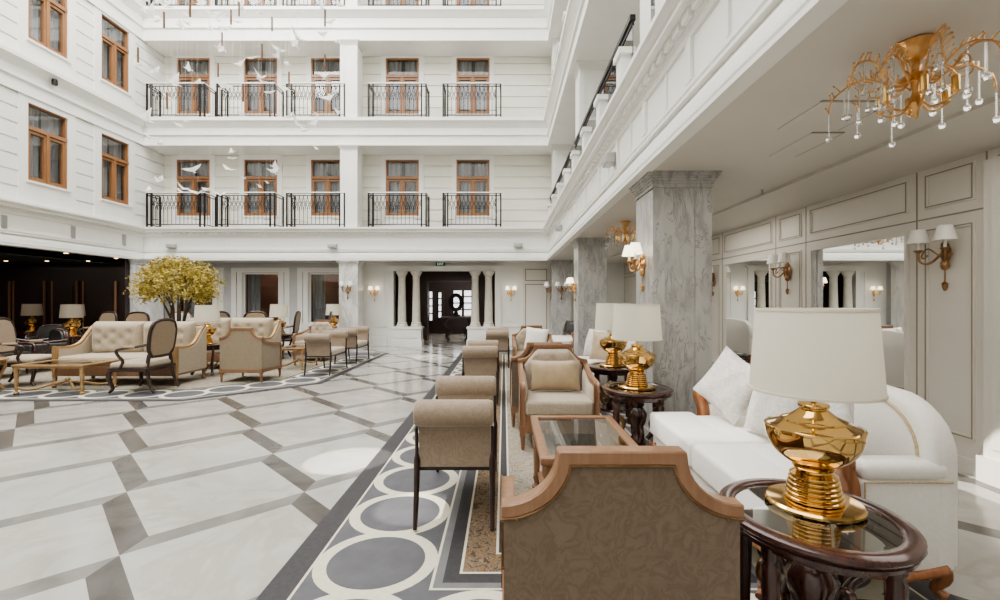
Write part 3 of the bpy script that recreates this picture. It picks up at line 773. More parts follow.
def white_sofa(label, ln=1.76):
    """white settee with round-shouldered back, local x along its length"""
    r = thing('white_sofa', label, 'sofa'); h = ln / 2
    # back: rounded shoulders
    pr = [(-h, .2), (-h, .70)]
    for k in range(9):
        t = PI / 2 * k / 8; pr.append((-h + .30 * (1 - math.cos(t)), .70 + .27 * math.sin(t)))
    pr += [(0, 1.0)]; pr = pr + [(-q[0], q[1]) for q in reversed(pr[:-1])]
    n = len(pr); c = (0, .62); m = MB()
    prof = [(0, .96), (.02, 1.0), (.06, 1.012), (.10, 1.0), (.125, .965), (.13, .90)]   # y, scale
    vs = [(q[0] * (1 if s > .99 else 1 - (1 - s) * .45), y, (q[1] - .62) * (1 if q[1] < .62 else s) + .62) for (y, s) in prof for q in pr]
    fs = [(k * n + i, k * n + i + 1, (k + 1) * n + i + 1, (k + 1) * n + i) for k in range(len(prof) - 1) for i in range(n - 1)]
    fs.append(tuple(range(n))[::-1]); fs.append(tuple((len(prof) - 1) * n + i for i in range(n)))
    m.add(vs, fs); m.build('backrest', 'whitef', r, 60, weld=True)
    g = MB(); g.tube([(q[0] * .91, .134, (q[1] - .62) * .88 + .62) for q in pr[2:-2]], .008, 6); g.build('gold_braid', 'gimp', r, 60)
    for sx in (-1, 1):
        m = MB(); a, b = (h - .13, h) if sx > 0 else (-h, -h + .13)
        m.rbox(a, b, .02, .46, .17, .60, .02, 2); m.build('arm_panel', 'whitef', r, 60)
        m = MB(); m.rbox(a - .01, b + .01, .04, .46, .59, .685, .045, 3); m.build('arm_pad', 'whitef', r, 60)
        g = MB(); xx = sx * (h + .004); g.tube([(xx, .04, .592), (xx, .45, .592), (xx, .455, .20)], .005, 6); g.build('gold_braid', 'gimp', r, 60)
        m = MB(); post = spl([(.515, .15), (.52, .30), (.515, .45), (.52, .56), (.54, .61), (.55, .65), (.535, .695), (.49, .70)], 3)
        m.band(post, .06, 'x', a, b, r=.01); m.build('arm_post', 'red', r, 50)
    for k in range(2):
        a, b = (-h + .0, -.003) if k == 0 else (.003, h - .0)
        m = MB(); m.rbox(a, b, .555, .915, .33, .515, .035, 3, .0); m.rbox(a + (.14 if k == 0 else 0), b - (.14 if k else 0), .13, .62, .33, .515, .03, 3, .012); m.build('seat_cushion', 'whitef', r, 60)
    m = MB(); m.box(-h + .01, h - .01, .03, .88, .24, .33); m.build('base', 'whitef', r, 0)
    m = MB(); ap = [(-h, .26)] + [(-h + (2 * h) * k / 20, .215 + .035 * math.cos(2 * PI * k / 10)) for k in range(21)] + [(h, .26)]
    m.prism(ap, 'y', .885, .91); m.build('carved_apron', 'red', r, 0)
    for sx in (-1, 1):
        for (y0, dy) in ((.10, -.06), (.84, .06)):
            x = sx * (h - .07)
            pts = spl([(x, y0, .26), (x + sx * .03, y0 + dy * .5, .20), (x + sx * .035, y0 + dy, .13), (x + sx * .0, y0 + dy * .7, .06), (x + sx * .03, y0 + dy * 1.2, .03)], 4)
            m = MB(); m.tube(pts, [.045 - .022 * min(1, k / 12) for k in range(len(pts) - 1)] + [.026], 10); m.build('leg', 'red', r, 60)
        m = MB(); pts = spl([(sx * h, .06, .185), (sx * h, .25, .15), (sx * h, .42, .165), (sx * h, .62, .16), (sx * h, .82, .20)], 4)
        m.tube(pts, .022, 8); m.build('side_rail', 'red', r, 60)
    return r
def pillow(name, label, mat, w, h, t, loc, tilt, rz, group=None, lean=0):
    o = MB().pillow(w, h, t).build(name, mat, None, 80, weld=True)
    o.location = loc; o.rotation_euler = (tilt, lean, rz); tag(o, label, 'cushion', group); return o
def oval_table(label, rx, ry, H):
    r = thing('side_table', label, 'table')
    k = rx; sy = ry / rx
    rim = [(k - .062, H - .03), (k - .03, H - .058), (k - .012, H - .056), (k - .008, H - .042), (k - .014, H - .036), (k - .002, H - .030), (k + .004, H - .020), (k + .002, H - .008), (k - .008, H - .001), (k - .046, H), (k - .052, H - .004), (k - .056, H - .012)]
    # ring: outer and inner skin
    n = 48; vs = []; fs = []; m = len(rim)
    for i in range(n):
        a = 2 * PI * i / n
        for (q, z) in rim: vs.append((q * math.cos(a), q * math.sin(a) * sy, z))
    for i in range(n):
        j = (i + 1) % n
        for q in range(m): fs.append((i * m + q, j * m + q, j * m + (q + 1) % m, i * m + (q + 1) % m))
    MB().add(vs, fs).build('table_rim', 'mahog', r, 40)
    MB().lathe([(0, 0), (k - .054, 0), (k - .054, .006), (0, .006)], (0, 0, H - .018), 48, 1, sy).build('glass_inset', 'glass', r, 30)
    ap = MB(); ap.lathe([(k - .085, -.085), (k - .05, -.085), (k - .045, -.045), (k - .085, -.045)], (0, 0, H), 48, 1, sy); ap.f = ap.f[:-2]; ap.mi = ap.mi[:-2]; ap.build('apron', 'mahog', r, 30)
    for a in (28, 128, 205, 308):
        x, y = (k - .07) * math.cos(math.radians(a)), (k - .07) * math.sin(math.radians(a)) * sy
        g = MB(); g.lathe([(.012, 0), (.018, .02), (.015, .05), (.017, .08), (.028, H - .22), (.031, H - .14), (.022, H - .125), (.030, H - .11), (.030, H - .04)], (x, y, 0), 24, flute=.07, nf=8); g.build('leg', 'mahog', r, 60)
    g = MB(); g.lathe([(0, .12), (.15, .12), (.16, .13), (.15, .15), (0, .15)], (0, 0, 0), 24, 1, sy); g.build('lower_shelf', 'mahog', r, 40)
    g = MB(); g.lathe([(.07, .15), (.08, .18), (.045, .22), (.04, .27), (.075, .36), (.085, .42), (.06, .46), (.045, .48), (.06, .50), (.055, H - .03)], (0, 0, 0), 20, flute=.06, nf=10); g.build('carved_urn', 'mahog', r, 60)
    for a in (0, 90, 180, 270):
        ca, sa = math.cos(math.radians(a)), math.sin(math.radians(a)) * sy
        pts = spl([(.09, .19), (.14, .26), (.12, .33), (.15, .39), (.19, .42), (.18, .47), (.15, .46)], 4)
        g = MB(); g.tube([(q[0] * ca, q[0] * sa, q[1]) for q in pts], [.022 - .008 * i / len(pts) for i in range(len(pts))], 8); g.build('scroll_bracket', 'bronze' if a == 180 else 'mahog', r, 60)
    return r
def lamp(label, sh='shade', big=1.0):
    r = thing('table_lamp', label, 'lamp')
    MB().lathe([(0, 0), (.162, 0), (.167, .006), (.167, .014), (.160, .021), (.10, .024), (0, .024)], n=48).build('base_disc', 'gold', r, 35)
    st = [(.0, .022), (.098, .022)]
    for k in range(6):
        z = .024 + k * .017; rr = .100 - k * .0035
        st += [(rr - .006, z), (rr - .001, z + .003), (rr, z + .007), (rr - .001, z + .011), (rr - .006, z + .0145)]
    st += [(.068, .130), (.062, .134), (.061, .140), (.070, .145), (.072, .150), (.064, .156), (0, .158)]
    MB().lathe(st, n=40).build('ring_stack', 'gold', r, 35)
    bowl = [(p[0], p[2]) for p in spl([(.05, 0, .155), (.075, 0, .162), (.108, 0, .180), (.137, 0, .208), (.156, 0, .242), (.166, 0, .278), (.169, 0, .300)], 4)] + [(.169, .304), (.163, .309)] + [(p[0], p[2]) for p in spl([(.160, 0, .309), (.13, 0, .318), (.112, 0, .326)], 3)] + [(.112, .332)] + [(p[0], p[2]) for p in spl([(.106, 0, .335), (.08, 0, .345), (.06, 0, .360), (.046, 0, .372)], 4)] + [(.046, .376), (.053, .380), (.054, .388), (.046, .394), (.02, .397), (0, .397)]
    MB().lathe(bowl, n=64).build('bowl', 'gold', r, 40)
    MB().lathe([(.012, .40), (.008, .42), (.008, .60), (.0, .60)], n=10).build('stem', 'gold', r, 40)
    z0, z1, r0, r1 = .442, .752, .222, .200
    s = MB(); s.lathe([(r0, z0), (r1, z1)], n=56); s.f = s.f[:-2]; s.mi = s.mi[:-2]; o = s.build('lamp_shade', sh, r, 60)
    for (q, z) in ((r0, z0), (r1, z1)):
        b = MB(); b.lathe([(q - .004, z - .004), (q + .003, z - .004), (q + .003, z + .006), (q - .004, z + .006), (q - .004, z - .004)], n=56); b.f = b.f[:-2]; b.mi = b.mi[:-2]; b.build('shade_trim', sh, o, 0)
    b = MB(); b.ball((0, 0, .56), .03, 10); b.build('bulb', 'frost', r, 60)
    g = MB()
    for a in (0, 120, 240): g.tube([(0, 0, .62), (r1 * .99 * math.cos(math.radians(a)), r1 * .99 * math.sin(math.radians(a)), .735)], .003, 5)
    g.build('shade_spider', 'gold', r, 40)
    return r
def coffee_table(label, w, d, H, mat, fancy=False):
    r = thing('coffee_table', label, 'table'); t = .055
    m = MB()
    for (a, b, c, e) in ((-w / 2, w / 2, -d / 2, -d / 2 + t), (-w / 2, w / 2, d / 2 - t, d / 2), (-w / 2, -w / 2 + t, -d / 2 + t, d / 2 - t), (w / 2 - t, w / 2, -d / 2 + t, d / 2 - t)):
        m.rbox(a, b, c, e, H - (.03 if fancy else .045), H, .008, 2)
    m.build('top_frame', mat, r, 40)
    MB().box(-w / 2 + t - .005, w / 2 - t + .005, -d / 2 + t - .005, d / 2 - t + .005, H - .018, H - .010).build('glass_top', 'glass', r, 0)
    m = MB()
    for (a, b, c, e) in ((-w / 2 + .02, w / 2 - .02, -d / 2 + .02, -d / 2 + .045), (-w / 2 + .02, w / 2 - .02, d / 2 - .045, d / 2 - .02), (-w / 2 + .02, -w / 2 + .045, -d / 2 + .02, d / 2 - .02), (w / 2 - .045, w / 2 - .02, -d / 2 + .02, d / 2 - .02)):
        m.box(a, b, c, e, H - (.055 if fancy else .10), H - .028)
    m.build('apron', mat, r, 0)
    for sx in (-1, 1):
        for sy in (-1, 1):
            g = MB(); g.lathe([(.022, 0), (.034, .01), (.036, .03), (.02, .045), (.018, .06), (.030, .09), (.022, .12), (.026, H * .55), (.034, H - .15), (.024, H - .13), (.034, H - .11), (.034, H - .05)], (sx * (w / 2 - .045), sy * (d / 2 - .045), 0), 14)
            g.build('leg', mat, r, 50)
    if fancy:
        for sx in (-1, 1):
            for sy in (-1, 1):
                pts = spl([(sx * (w / 2 - .05), sy * (d / 2 - .05), .10), (sx * w * .3, sy * d * .34, .07), (sx * w * .16, sy * d * .16, .12), (sx * .03, 0, .16)], 5)
                g = MB(); g.tube(pts, .02, 8); g.build('stretcher', mat, r, 60)
        g = MB(); g.ball((0, 0, .18), .04, 10); g.build('finial', mat, r, 60)
    else:
        m = MB(); m.box(-w / 2 + .05, w / 2 - .05, -d / 2 + .05, d / 2 - .05, .12, .14); m.build('lower_shelf', mat, r, 0)
    return r
def open_chair(label, frame='ebony', fab='backf', seat='creamf', group=None):
    """tall open-arm chair with an eight-sided padded back"""
    r = thing('open_armchair', label, 'chair', group=group)
    oc = [(-.16, .56), (-.235, .66), (-.25, .80), (-.245, .98), (-.19, 1.10), (-.08, 1.135), (.08, 1.135), (.19, 1.10), (.245, .98), (.25, .80), (.235, .66), (.16, .56)]
    def lean(z): return -.0 - .12 * max(0, z - .5)
    def off(k): return [(x * k, .845 + (z - .845) * k) for x, z in oc]
    def solid(poly, a, b, nm, mat):
        n = len(poly); vs = [(x, a + lean(z), z) for x, z in poly] + [(x, b + lean(z), z) for x, z in poly]
        fs = [tuple(range(n)), tuple(reversed(range(n, 2 * n)))] + [(i, n + i, n + (i + 1) % n, (i + 1) % n) for i in range(n)]
        return MB().add(vs, fs).build(nm, mat, r, 0)
    m = MB(); P = spl(oc + [oc[0]], 2); m.tube([(x, .04 + lean(z), z) for x, z in P], .026, 8); m.build('back_frame', frame, r, 60)
    o = solid(off(.93), .022, .065, 'back_pad', fab)
    m = MB(); m.rbox(-.29, .29, .03, .56, .40, .48, .035, 3, .03); m.build('seat_cushion', seat, r, 60)
    m = MB(); m.rbox(-.30, .30, .01, .58, .34, .405, .02, 2); m.build('seat_rail', frame, r, 50)
    for sx in (-1, 1):
        g = MB(); pts = spl([(sx * .235, .05 + lean(.74), .76), (sx * .29, .2, .72), (sx * .31, .36, .70), (sx * .315, .43, .67), (sx * .30, .42, .60), (sx * .285, .36, .50), (sx * .285, .40, .40)], 4); g.tube(pts, .021, 8); g.build('arm', frame, r, 60)
        pd = MB(); pd.rbox(sx * .295 - .028, sx * .295 + .028, .17, .36, .70, .745, .02, 2); pd.build('arm_pad', fab, r, 60)
        g = MB(); pts = spl([(sx * .265, .54, .38), (sx * .285, .57, .30), (sx * .275, .555, .18), (sx * .26, .53, .08), (sx * .275, .57, .02)], 4); g.tube(pts, [.036 - .018 * i / len(pts) for i in range(len(pts))], 8); g.build('leg', frame, r, 60)
        g = MB(); pts = spl([(sx * .20, .04, .60), (sx * .235, .04, .42), (sx * .24, .02, .25), (sx * .245, -.02, .1), (sx * .25, -.07, .02)], 4); g.tube(pts, [.028 - .008 * i / len(pts) for i in range(len(pts))], 8); g.build('leg', frame, r, 60)
    return r
def tufted_sofa(label, ln=2.3, fab='creamf', H=1.0):
    r = thing('tufted_sofa', label, 'sofa'); h = ln / 2
    m = MB(); m.rbox(-h + .06, h - .06, .03, .14, .18, H - .06, .04, 3); m.build('back', fab, r, 60)
    m = MB(); m.band([(-h + .05, H - .05), (-h * .5, H - .03), (0, H - .025), (h * .5, H - .03), (h - .05, H - .05)], -.04, 'y', .02, .08); m.build('back_rail', 'gilt', r, 50)
    for k in range(2):
        a, b = (-h + .17, -.005) if k == 0 else (.005, h - .17)
        cx, w = (a + b) / 2, b - a
        tf = [(cx + w * q, z) for q in (-.3, 0, .3) for z in (.66, .86)] + [(cx + w * q, .76) for q in (-.15, .15)]
        def bk(u, v, a=a, b=b, tf=tf):
            x = a + u * (b - a); z = .47 + v * (H + .03 - .47)
            e = max(0, (1 - abs(2 * u - 1) ** 7) * (1 - abs(2 * v - 1) ** 6)) ** .5
            d = .20 * e
            for (p, q) in tf: d -= .05 * math.exp(-((x - p) ** 2 + (z - q) ** 2) / .003)
            return (x, .12 + d, z)
        MB().grid(bk, 34, 24).build('back_cushion', fab, r, 80)
    m = MB(); m.rbox(-h + .13, h - .13, .12, .86, .33, .49, .05, 3, .02); m.build('seat_cushion', fab, r, 60)
    m = MB(); m.rbox(-h + .05, h - .05, .04, .86, .16, .33, .015, 2); m.build('base_rail', 'tan', r, 40)
    for sx in (-1, 1):
        a, b = (h - .13, h - .02) if sx > 0 else (-h + .02, -h + .13)
        arm = spl([(.05, H - .04), (.12, H - .10), (.22, .82), (.34, .70), (.50, .645), (.68, .64), (.80, .655)], 5)
        m = MB(); m.band(arm, -.04, 'x', (a + b) / 2 - .03, (a + b) / 2 + .03, r=.012); m.build('arm_rail', 'gilt', r, 50)
        pts = [(.05, .2)] + [(q[0], q[1] - .03) for q in arm] + [(.80, .2)]
        MB().prism(pts, 'x', a + .01, b - .01).build('arm_panel', fab, r, 0)
        m = MB(); q = (a + b) / 2; m.box(q - .035, q + .035, .80, .845, 0.16, .665); m.build('arm_post', 'gilt', r, 0)
        for y in (.07, .82):
            g = MB(); g.lathe([(.02, 0), (.034, .02), (.024, .05), (.036, .17)], (sx * (h - .07), y, 0), 10); g.build('leg', 'tan', r, 50)
    return r
def club_chair(label, fab='leather', wood_='mahog', group=None):
    r = thing('club_chair', label, 'chair', group=group)
    P = [(-.33, .30), (-.33, .62), (-.28, .76), (-.15, .82), (.15, .82), (.28, .76), (.33, .62), (.33, .30)]
    m = MB(); m.prism(spl(P, 3), 'y', 0, .12); m.build('backrest', fab, r, 40)
    m = MB(); m.tube([(x, .06, z + .01) for x, z in spl(P, 3)], .022, 8); m.build('back_frame', wood_, r, 60)
    m = MB(); m.rbox(-.30, .30, .10, .66, .30, .46, .045, 3, .03); m.build('seat_cushion', fab, r, 60)
    for sx in (-1, 1):
        g = MB(); g.rbox(sx * .36 - .06, sx * .36 + .06, .04, .62, .28, .58, .04, 3); g.build('arm', fab, r, 60)
        g = MB(); g.tube(spl([(sx * .36, .04, .62), (sx * .37, .3, .60), (sx * .37, .55, .60), (sx * .365, .64, .54), (sx * .35, .645, .36), (sx * .36, .66, .2), (sx * .355, .64, .012)], 4), .026, 8); g.build('arm_rail', wood_, r, 60)
        g = MB(); g.tube([(sx * .31, .06, .32), (sx * .31, .02, .012)], [.03, .018], 8); g.build('leg', wood_, r, 60)
    m = MB(); m.box(-.33, .33, .04, .64, .22, .31); m.build('seat_rail', wood_, r, 0)
    return r
def round_table(label, rad, H, mat='mahog', metal='bronze'):
    r = thing('round_table', label, 'table')
    MB().lathe([(0, H - .035), (rad - .03, H - .035), (rad, H - .022), (rad, H - .006), (rad - .01, H), (0, H)], n=40).build('tabletop', mat, r, 40)
    MB().lathe([(rad - .09, H - .11), (rad - .05, H - .10), (rad - .05, H - .03), (rad - .09, H - .03)], n=32).build('apron', mat, r, 40)
    for a in (45, 135, 225, 315):
        c, s = math.cos(math.radians(a)), math.sin(math.radians(a)); q = rad - .07
        g = MB(); g.tube([(x * c, x * s, z) for x, z in spl([(q, H - .04), (q + .02, H * .75), (q - .03, H * .5), (q - .06, H * .25), (q, .022)], 5)], .024, 8); g.build('leg', mat, r, 60)
        g = MB(); g.tube([(x * c, x * s, z) for x, z in spl([(q - .04, .30), (q * .5, .22), (q * .35, .13), (q * .15, .16), (0, .2)], 4)], .014, 8); g.build('scroll_stretcher', metal, r, 60)
    return r

# ------------------------------------------------------------------ furniture in place: the lounge on the right
ac = armchair('taupe brocade armchair seen from behind in the front of the picture'); ac.location = (.372, 1.482, RUGZ); ac.scale.x = .985
ac['label'] = 'taupe brocade armchair with its back to the viewer, nearest of all'
dup(ac, 'beige tufted armchair holding the gold lumbar cushion, facing the glass coffee table', (.535, 5.23, RUGZ), PI)
dup(ac, 'armchair turned away, back to back with the one holding the gold cushion', (.46, 5.36, RUGZ), 0)
dup(ac, 'beige armchair with the white cushion far down the lounge', (.535, 9.15, RUGZ), PI)
pillow('lumbar_cushion', 'gold satin lumbar cushion on the tufted armchair past the coffee table', 'taup', .52, .32, .15, (.535, 4.93, RUGZ + .475 + .185), -.2, 0)
pillow('cushion', 'white square cushion leaning on the arm of the far lounge armchair', 'whitef', .42, .42, .14, (.60, 8.74, RUGZ + .475 + .258), -.25, -.1, lean=.12)
bn = bench('scroll-ended beige bench in front, its rolled end towards the viewer'); bn.rotation_euler = (0, 0, PI / 2); bn.location = (-.316, 2.99, RUGZ)
bn['label'] = 'beige scroll-end bench with dark legs, nearest to the viewer beside the ring border'
dup(bn, 'second beige scroll-end bench down the ring border of the long carpet', (-.333, 6.60, RUGZ))
dup(bn, 'beige scroll-end bench farthest down the long carpet, nearest the portal', (-.14, 10.15, RUGZ))
ct = coffee_table('tan wooden coffee table with glass top between two armchairs', .62, 1.0, .555, 'tan'); ct.location = (.515, 3.15, RUGZ)
dup(ct, 'tan coffee table hidden between the lounge armchairs farther back', (.50, 7.2, RUGZ))
ws = white_sofa('white settee with round shoulders beside the nearest gold lamp'); ws.rotation_euler = (0, 0, PI / 2); ws.location = (2.13, 3.08, RUGZ)
dup(ws, 'white settee past the first marble column, with a gold cushion', (2.13, 7.05, RUGZ))
dup(ws, 'farthest white settee down the lounge', (2.13, 11.9, RUGZ))
SZ = RUGZ + .525
pillow('cushion', 'white square cushion at the far arm of the nearest white settee', 'whited', .43, .43, .15, (1.69, 3.53, SZ + .288), .36, .45 + PI / 2, lean=-.5)
pillow('cushion', 'white damask cushion half hidden behind the big lamp shade', 'whited', .50, .48, .17, (1.78, 3.07, SZ + .25), .33, PI / 2 + .1)
pillow('cushion', 'white damask cushion lying by the near arm of the white settee', 'whited', .42, .40, .16, (1.74, 2.545, SZ + .285), .30, PI / 2 - .05, lean=.55)
pillow('cushion', 'white cushion on the middle settee by its far arm', 'whited', .45, .45, .16, (1.45, 7.52, SZ + .245), .3, PI / 2 + .5)
pillow('cushion', 'gold satin cushion on the middle settee', 'taup', .44, .44, .15, (1.48, 7.05, SZ + .24), .25, PI / 2 + .75)
pillow('cushion', 'small pale cushion by the near arm of the middle settee', 'whited', .40, .40, .15, (1.74, 6.55, SZ + .21), .4, PI / 2 + .2)
pillow('cushion', 'black cushion on the farthest white settee', 'leather', .40, .40, .14, (1.70, 12.30, SZ + .215), .3, PI / 2 + .6)
TH = .66
st = oval_table('dark oval side table with glass inset in the front corner', .305, .335, TH); st.location = (1.14, 1.75, RUGZ); st['label'] = 'dark mahogany oval side table under the nearest gold lamp'
dup(st, 'dark side table between the white settee and the tufted armchair, under the second lamp', (1.205, 4.27, RUGZ))
dup(st, 'dark side table behind the second lamp, before the middle settee', (1.315, 5.72, RUGZ))
lp = lamp('big polished gold lamp with an off-white drum shade, nearest to the viewer'); lp.location = (1.195, 1.822, RUGZ + TH - .0085)
dup(lp, 'polished gold lamp on the table between the near settee and the marble column', (1.205, 4.29, RUGZ + TH - .008))
dup(lp, 'polished gold lamp partly hidden behind the second lamp', (1.325, 5.72, RUGZ + TH - .008))

# ------------------------------------------------------------------ the seating by the yellow tree
ts = tufted_sofa('cream tufted sofa behind the glass table, facing the viewer', 2.2, 'creamf', 1.03); ts.rotation_euler = (0, 0, PI); ts.location = (-6.62, 8.86, RUGZ)
dup(ts, 'cream tufted sofa standing behind the sand-coloured armchair and gold lamp', (-6.12, 10.75, RUGZ), PI)
ac2 = armchair('sand-coloured armchair seen from behind on the corner of the pale carpet', 'beige2'); ac2.location = (-4.66, 8.34, RUGZ); ac2.rotation_euler = (0, 0, -.04)
dup(ac, 'cream armchair facing the viewer behind the two benches', (-4.55, 11.9, RUGZ), PI - .2)
dup(bn, 'beige scroll-end bench at the carpet corner, nearer of the pair', (-3.60, 9.12, RUGZ), PI / 2)
dup(bn, 'beige scroll-end bench at the carpet edge, farther of the pair', (-3.60, 10.75, RUGZ), PI / 2)
gt = coffee_table('gilded glass coffee table with curved stretchers before the tufted sofa', 1.10, .70, .46, 'gilt', True); gt.location = (-6.98, 7.55, RUGZ)
dup(gt, 'gilded coffee table behind the sand-coloured corner armchair', (-4.45, 10.22, RUGZ), PI / 2).scale = (.75, .8, 1)
oc_ = open_chair('dark-framed open armchair with its tan back to the viewer, beside the gilded table'); oc_.rotation_euler = (0, 0, PI / 2); oc_.location = (-5.50, 7.60, RUGZ); oc_.scale = (1.13, 1.05, 1.0)
rt = round_table('dark round table with curled metal stretchers under a gold lamp', .36, .60); rt.location = (-5.78, 9.24, RUGZ); rt['label'] = 'dark round table with curled stretchers between tufted sofa and sand-coloured armchair'
q = dup(lp, 'gold lamp with white shade between the tufted sofa and the sand-coloured armchair', (-5.80, 9.22, RUGZ + .60)); q.rotation_euler = (0, 0, .3)
dup(rt, 'dark round table farther back, under the lamp before the lounge windows', (-5.65, 11.85, RUGZ))
dup(lp, 'gold lamp with white shade on the table before the lounge windows', (-5.65, 11.85, RUGZ + .60))
dup(rt, 'dark round table near the pale marble column', (-5.0, 13.85, 0))
dup(lp, 'gold lamp with white shade nearest the pale marble column', (-5.0, 13.85, .60))
for (x, y, rz, lab) in ((-5.75, 13.1, PI / 2 + .2, 'dark-framed chair in profile behind the benches, farther of two'),
                        (-4.75, 12.85, PI / 2 + .3, 'dark-framed chair in profile nearest the pale marble column'), (-7.85, 13.0, PI, 'dark-framed chair showing its round top over the cream sofa, right of the tree'),
                        (-6.85, 13.0, PI + .3, 'dark-framed chair showing over the cream sofa, close to the lamp')):
    dup(oc_, lab, (x, y, RUGZ if y < 13.2 else 0), rz)
dup(oc_, 'dark-framed open armchair cut by the edge of the photo, beside the gilded table', (-8.55, 8.05, RUGZ), -PI / 2 + .3)
dup(oc_, 'dark-framed chair with tan back right behind the tufted sofa', (-9.6, 12.35, RUGZ), PI + .1)
dup(oc_, 'dark-framed chair with round top behind the tufted sofa, next to the tree', (-10.75, 12.8, RUGZ), PI - .2)
cc = club_chair('black leather club chair behind the end of the tufted sofa'); cc.location = (-9.45, 10.1, RUGZ); cc.rotation_euler = (0, 0, PI - .5)
dup(cc, 'black leather club chair turned sideways near the edge of the photo', (-9.85, 8.9, RUGZ), -PI / 2)
dup(cc, 'black leather club chair at the back by the grey-shaded lamp', (-11.3, 11.9, RUGZ), PI + .5)
dup(cc, 'black leather club chair deepest in the dim lounge', (-13.3, 11.9, RUGZ), PI)
w_ = club_chair('white upholstered chair between the tree and the gold lamp', 'whitef', 'gilt'); w_.scale = (1, 1, 1.35); w_.location = (-9.15, 13.4, 0); w_.rotation_euler = (0, 0, PI)
for (x, y, lab) in ((-10.35, 11.3, 'table lamp with grey-brown shade in front of the dim lounge'), (-12.0, 13.2, 'table lamp with grey-brown shade deep in the dim lounge, by the doors'), (-13.0, 13.0, 'table lamp with grey-brown shade deepest in the dim lounge')):
    dup(rt, 'dark round table under the ' + lab[11:].replace(', second from the glass doors', ' by the doors'), (x, y, RUGZ if x > -14.4 and y < 13.1 else 0.0))
    l2 = lp2 if 'lp2' in globals() else None
    if l2 is None: lp2 = l2 = lamp(lab, 'shadeg'); l2.location = (x, y, RUGZ + .60)
    else: dup(l2, lab, (x, y, (RUGZ if y < 13.1 else 0) + .60))
wt = round_table('round tan table cut by the edge of the photo beside the dark chairs', .45, .52, 'gilt', 'gilt'); wt.location = (-8.35, 7.35, RUGZ)
# ------------------------------------------------------------------ railings of the back balconies
def railing(label):
    r = thing('balcony_railing', label, 'railing'); w, d, h = .88, .55, 1.08
    m = MB(); m.box(-w, w, -.02, .02, h - .03, h); m.box(-w, -w + .04, .02, d, h - .03, h); m.box(w - .04, w, .02, d, h - .03, h); m.build('handrail', 'trimw', r, 0)
    for nm, z in (('middle_rail', h - .12), ('bottom_rail', .08), ('upper_rail', h - .045)):
        m = MB(); m.box(-w, w, -.012, .012, z, z + .022); m.box(-w, -w + .024, .012, d, z, z + .022); m.box(w - .024, w, .012, d, z, z + .022); m.build(nm, 'iron', r, 0)
    for (x, y) in ((-w, 0), (w, 0), (-w, d), (w, d), (-w + .14, 0), (w - .14, 0)):
        m = MB(); m.box(x - .02, x + .02, y - .02, y + .02, 0, h - .03); m.build('post', 'iron', r, 0)
    m = MB(); n = 12; x0, x1 = -w + .14, w - .14; st = (x1 - x0) / n
    def t_(a, b): m.tube([a, b], .008, 5)
    for k in range(n + 1):
        x = x0 + k * st; t_((x, 0, .1), (x, 0, h * .55))
    for k in range(n):                       # interlaced pointed arches
        for s in (0, 1):
            xa = x0 + k * st + (st if s else 0); q = -1 if s else 1
            pts = spl([(xa, 0, h * .50), (xa + q * st * .25, 0, h * .64), (xa + q * st * .75, 0, h * .74), (xa + q * st, 0, h - .12)], 3); m.tube(pts, .008, 5)
            pts = spl([(xa, 0, h * .74), (xa + q * st * .5, 0, h * .60), (xa + q * st * .5, 0, h * .5)], 2); m.tube(pts, .006, 4)
    for sx in (-1, 1):
        for k in range(1, 4): m.tube([(sx * w, d * k / 4, .1), (sx * w, d * k / 4, h - .1)], .008, 5)
        m.tube([(sx * (w - .14), 0, .24), (sx * (w - .34), 0, .24)], .008, 5)
    m.build('lattice', 'iron', r, 60); return r
rl = railing('x'); first = True
for k, (z0, z1) in enumerate(LEV):
    for j, x in enumerate(BR):
        lab = '%s black iron railing along the %s-floor back balcony' % (ORD[j], ['second', 'third', 'fourth'][k])
        if first: rl['label'] = lab; rl.location = (x, 14.42, z0 + .01); first = False
        else: dup(rl, lab, (x, 14.42, z0 + .01))
# ------------------------------------------------------------------ mirrors
def mirror(label, w, z0, z1):
    r = thing('wall_mirror', label, 'mirror')
    f = MB()
    for (a, b, c, d) in ((-w / 2, -w / 2 + .03, z0, z1), (w / 2 - .03, w / 2, z0, z1), (-w / 2, w / 2, z0, z0 + .03), (-w / 2, w / 2, z1 - .03, z1)): f.box(a, b, -.0, .028, c, d)
    f.build('mirror_frame', 'lounge', r, 0)
    MB().box(-w / 2 + .03, w / 2 - .03, .0, .010, z0 + .03, z1 - .03).build('mirror_glass', 'mirror', r, 0)
    return r
mr = mirror('tall wall mirror behind the big lamp shade', 1.46, .42, 2.12); mr.rotation_euler = (0, 0, PI / 2); mr.location = (XW - .002, 5.30, 0)
for k, (y, lab) in enumerate(((7.65, 'tall wall mirror left of the two-arm sconce, close to the marble column'), (9.97, 'tall wall mirror mostly hidden by the nearest marble column'), (12.28, 'tall wall mirror farthest down the lounge wall'))):
    dup(mr, lab, (XW - .002, y, 0))
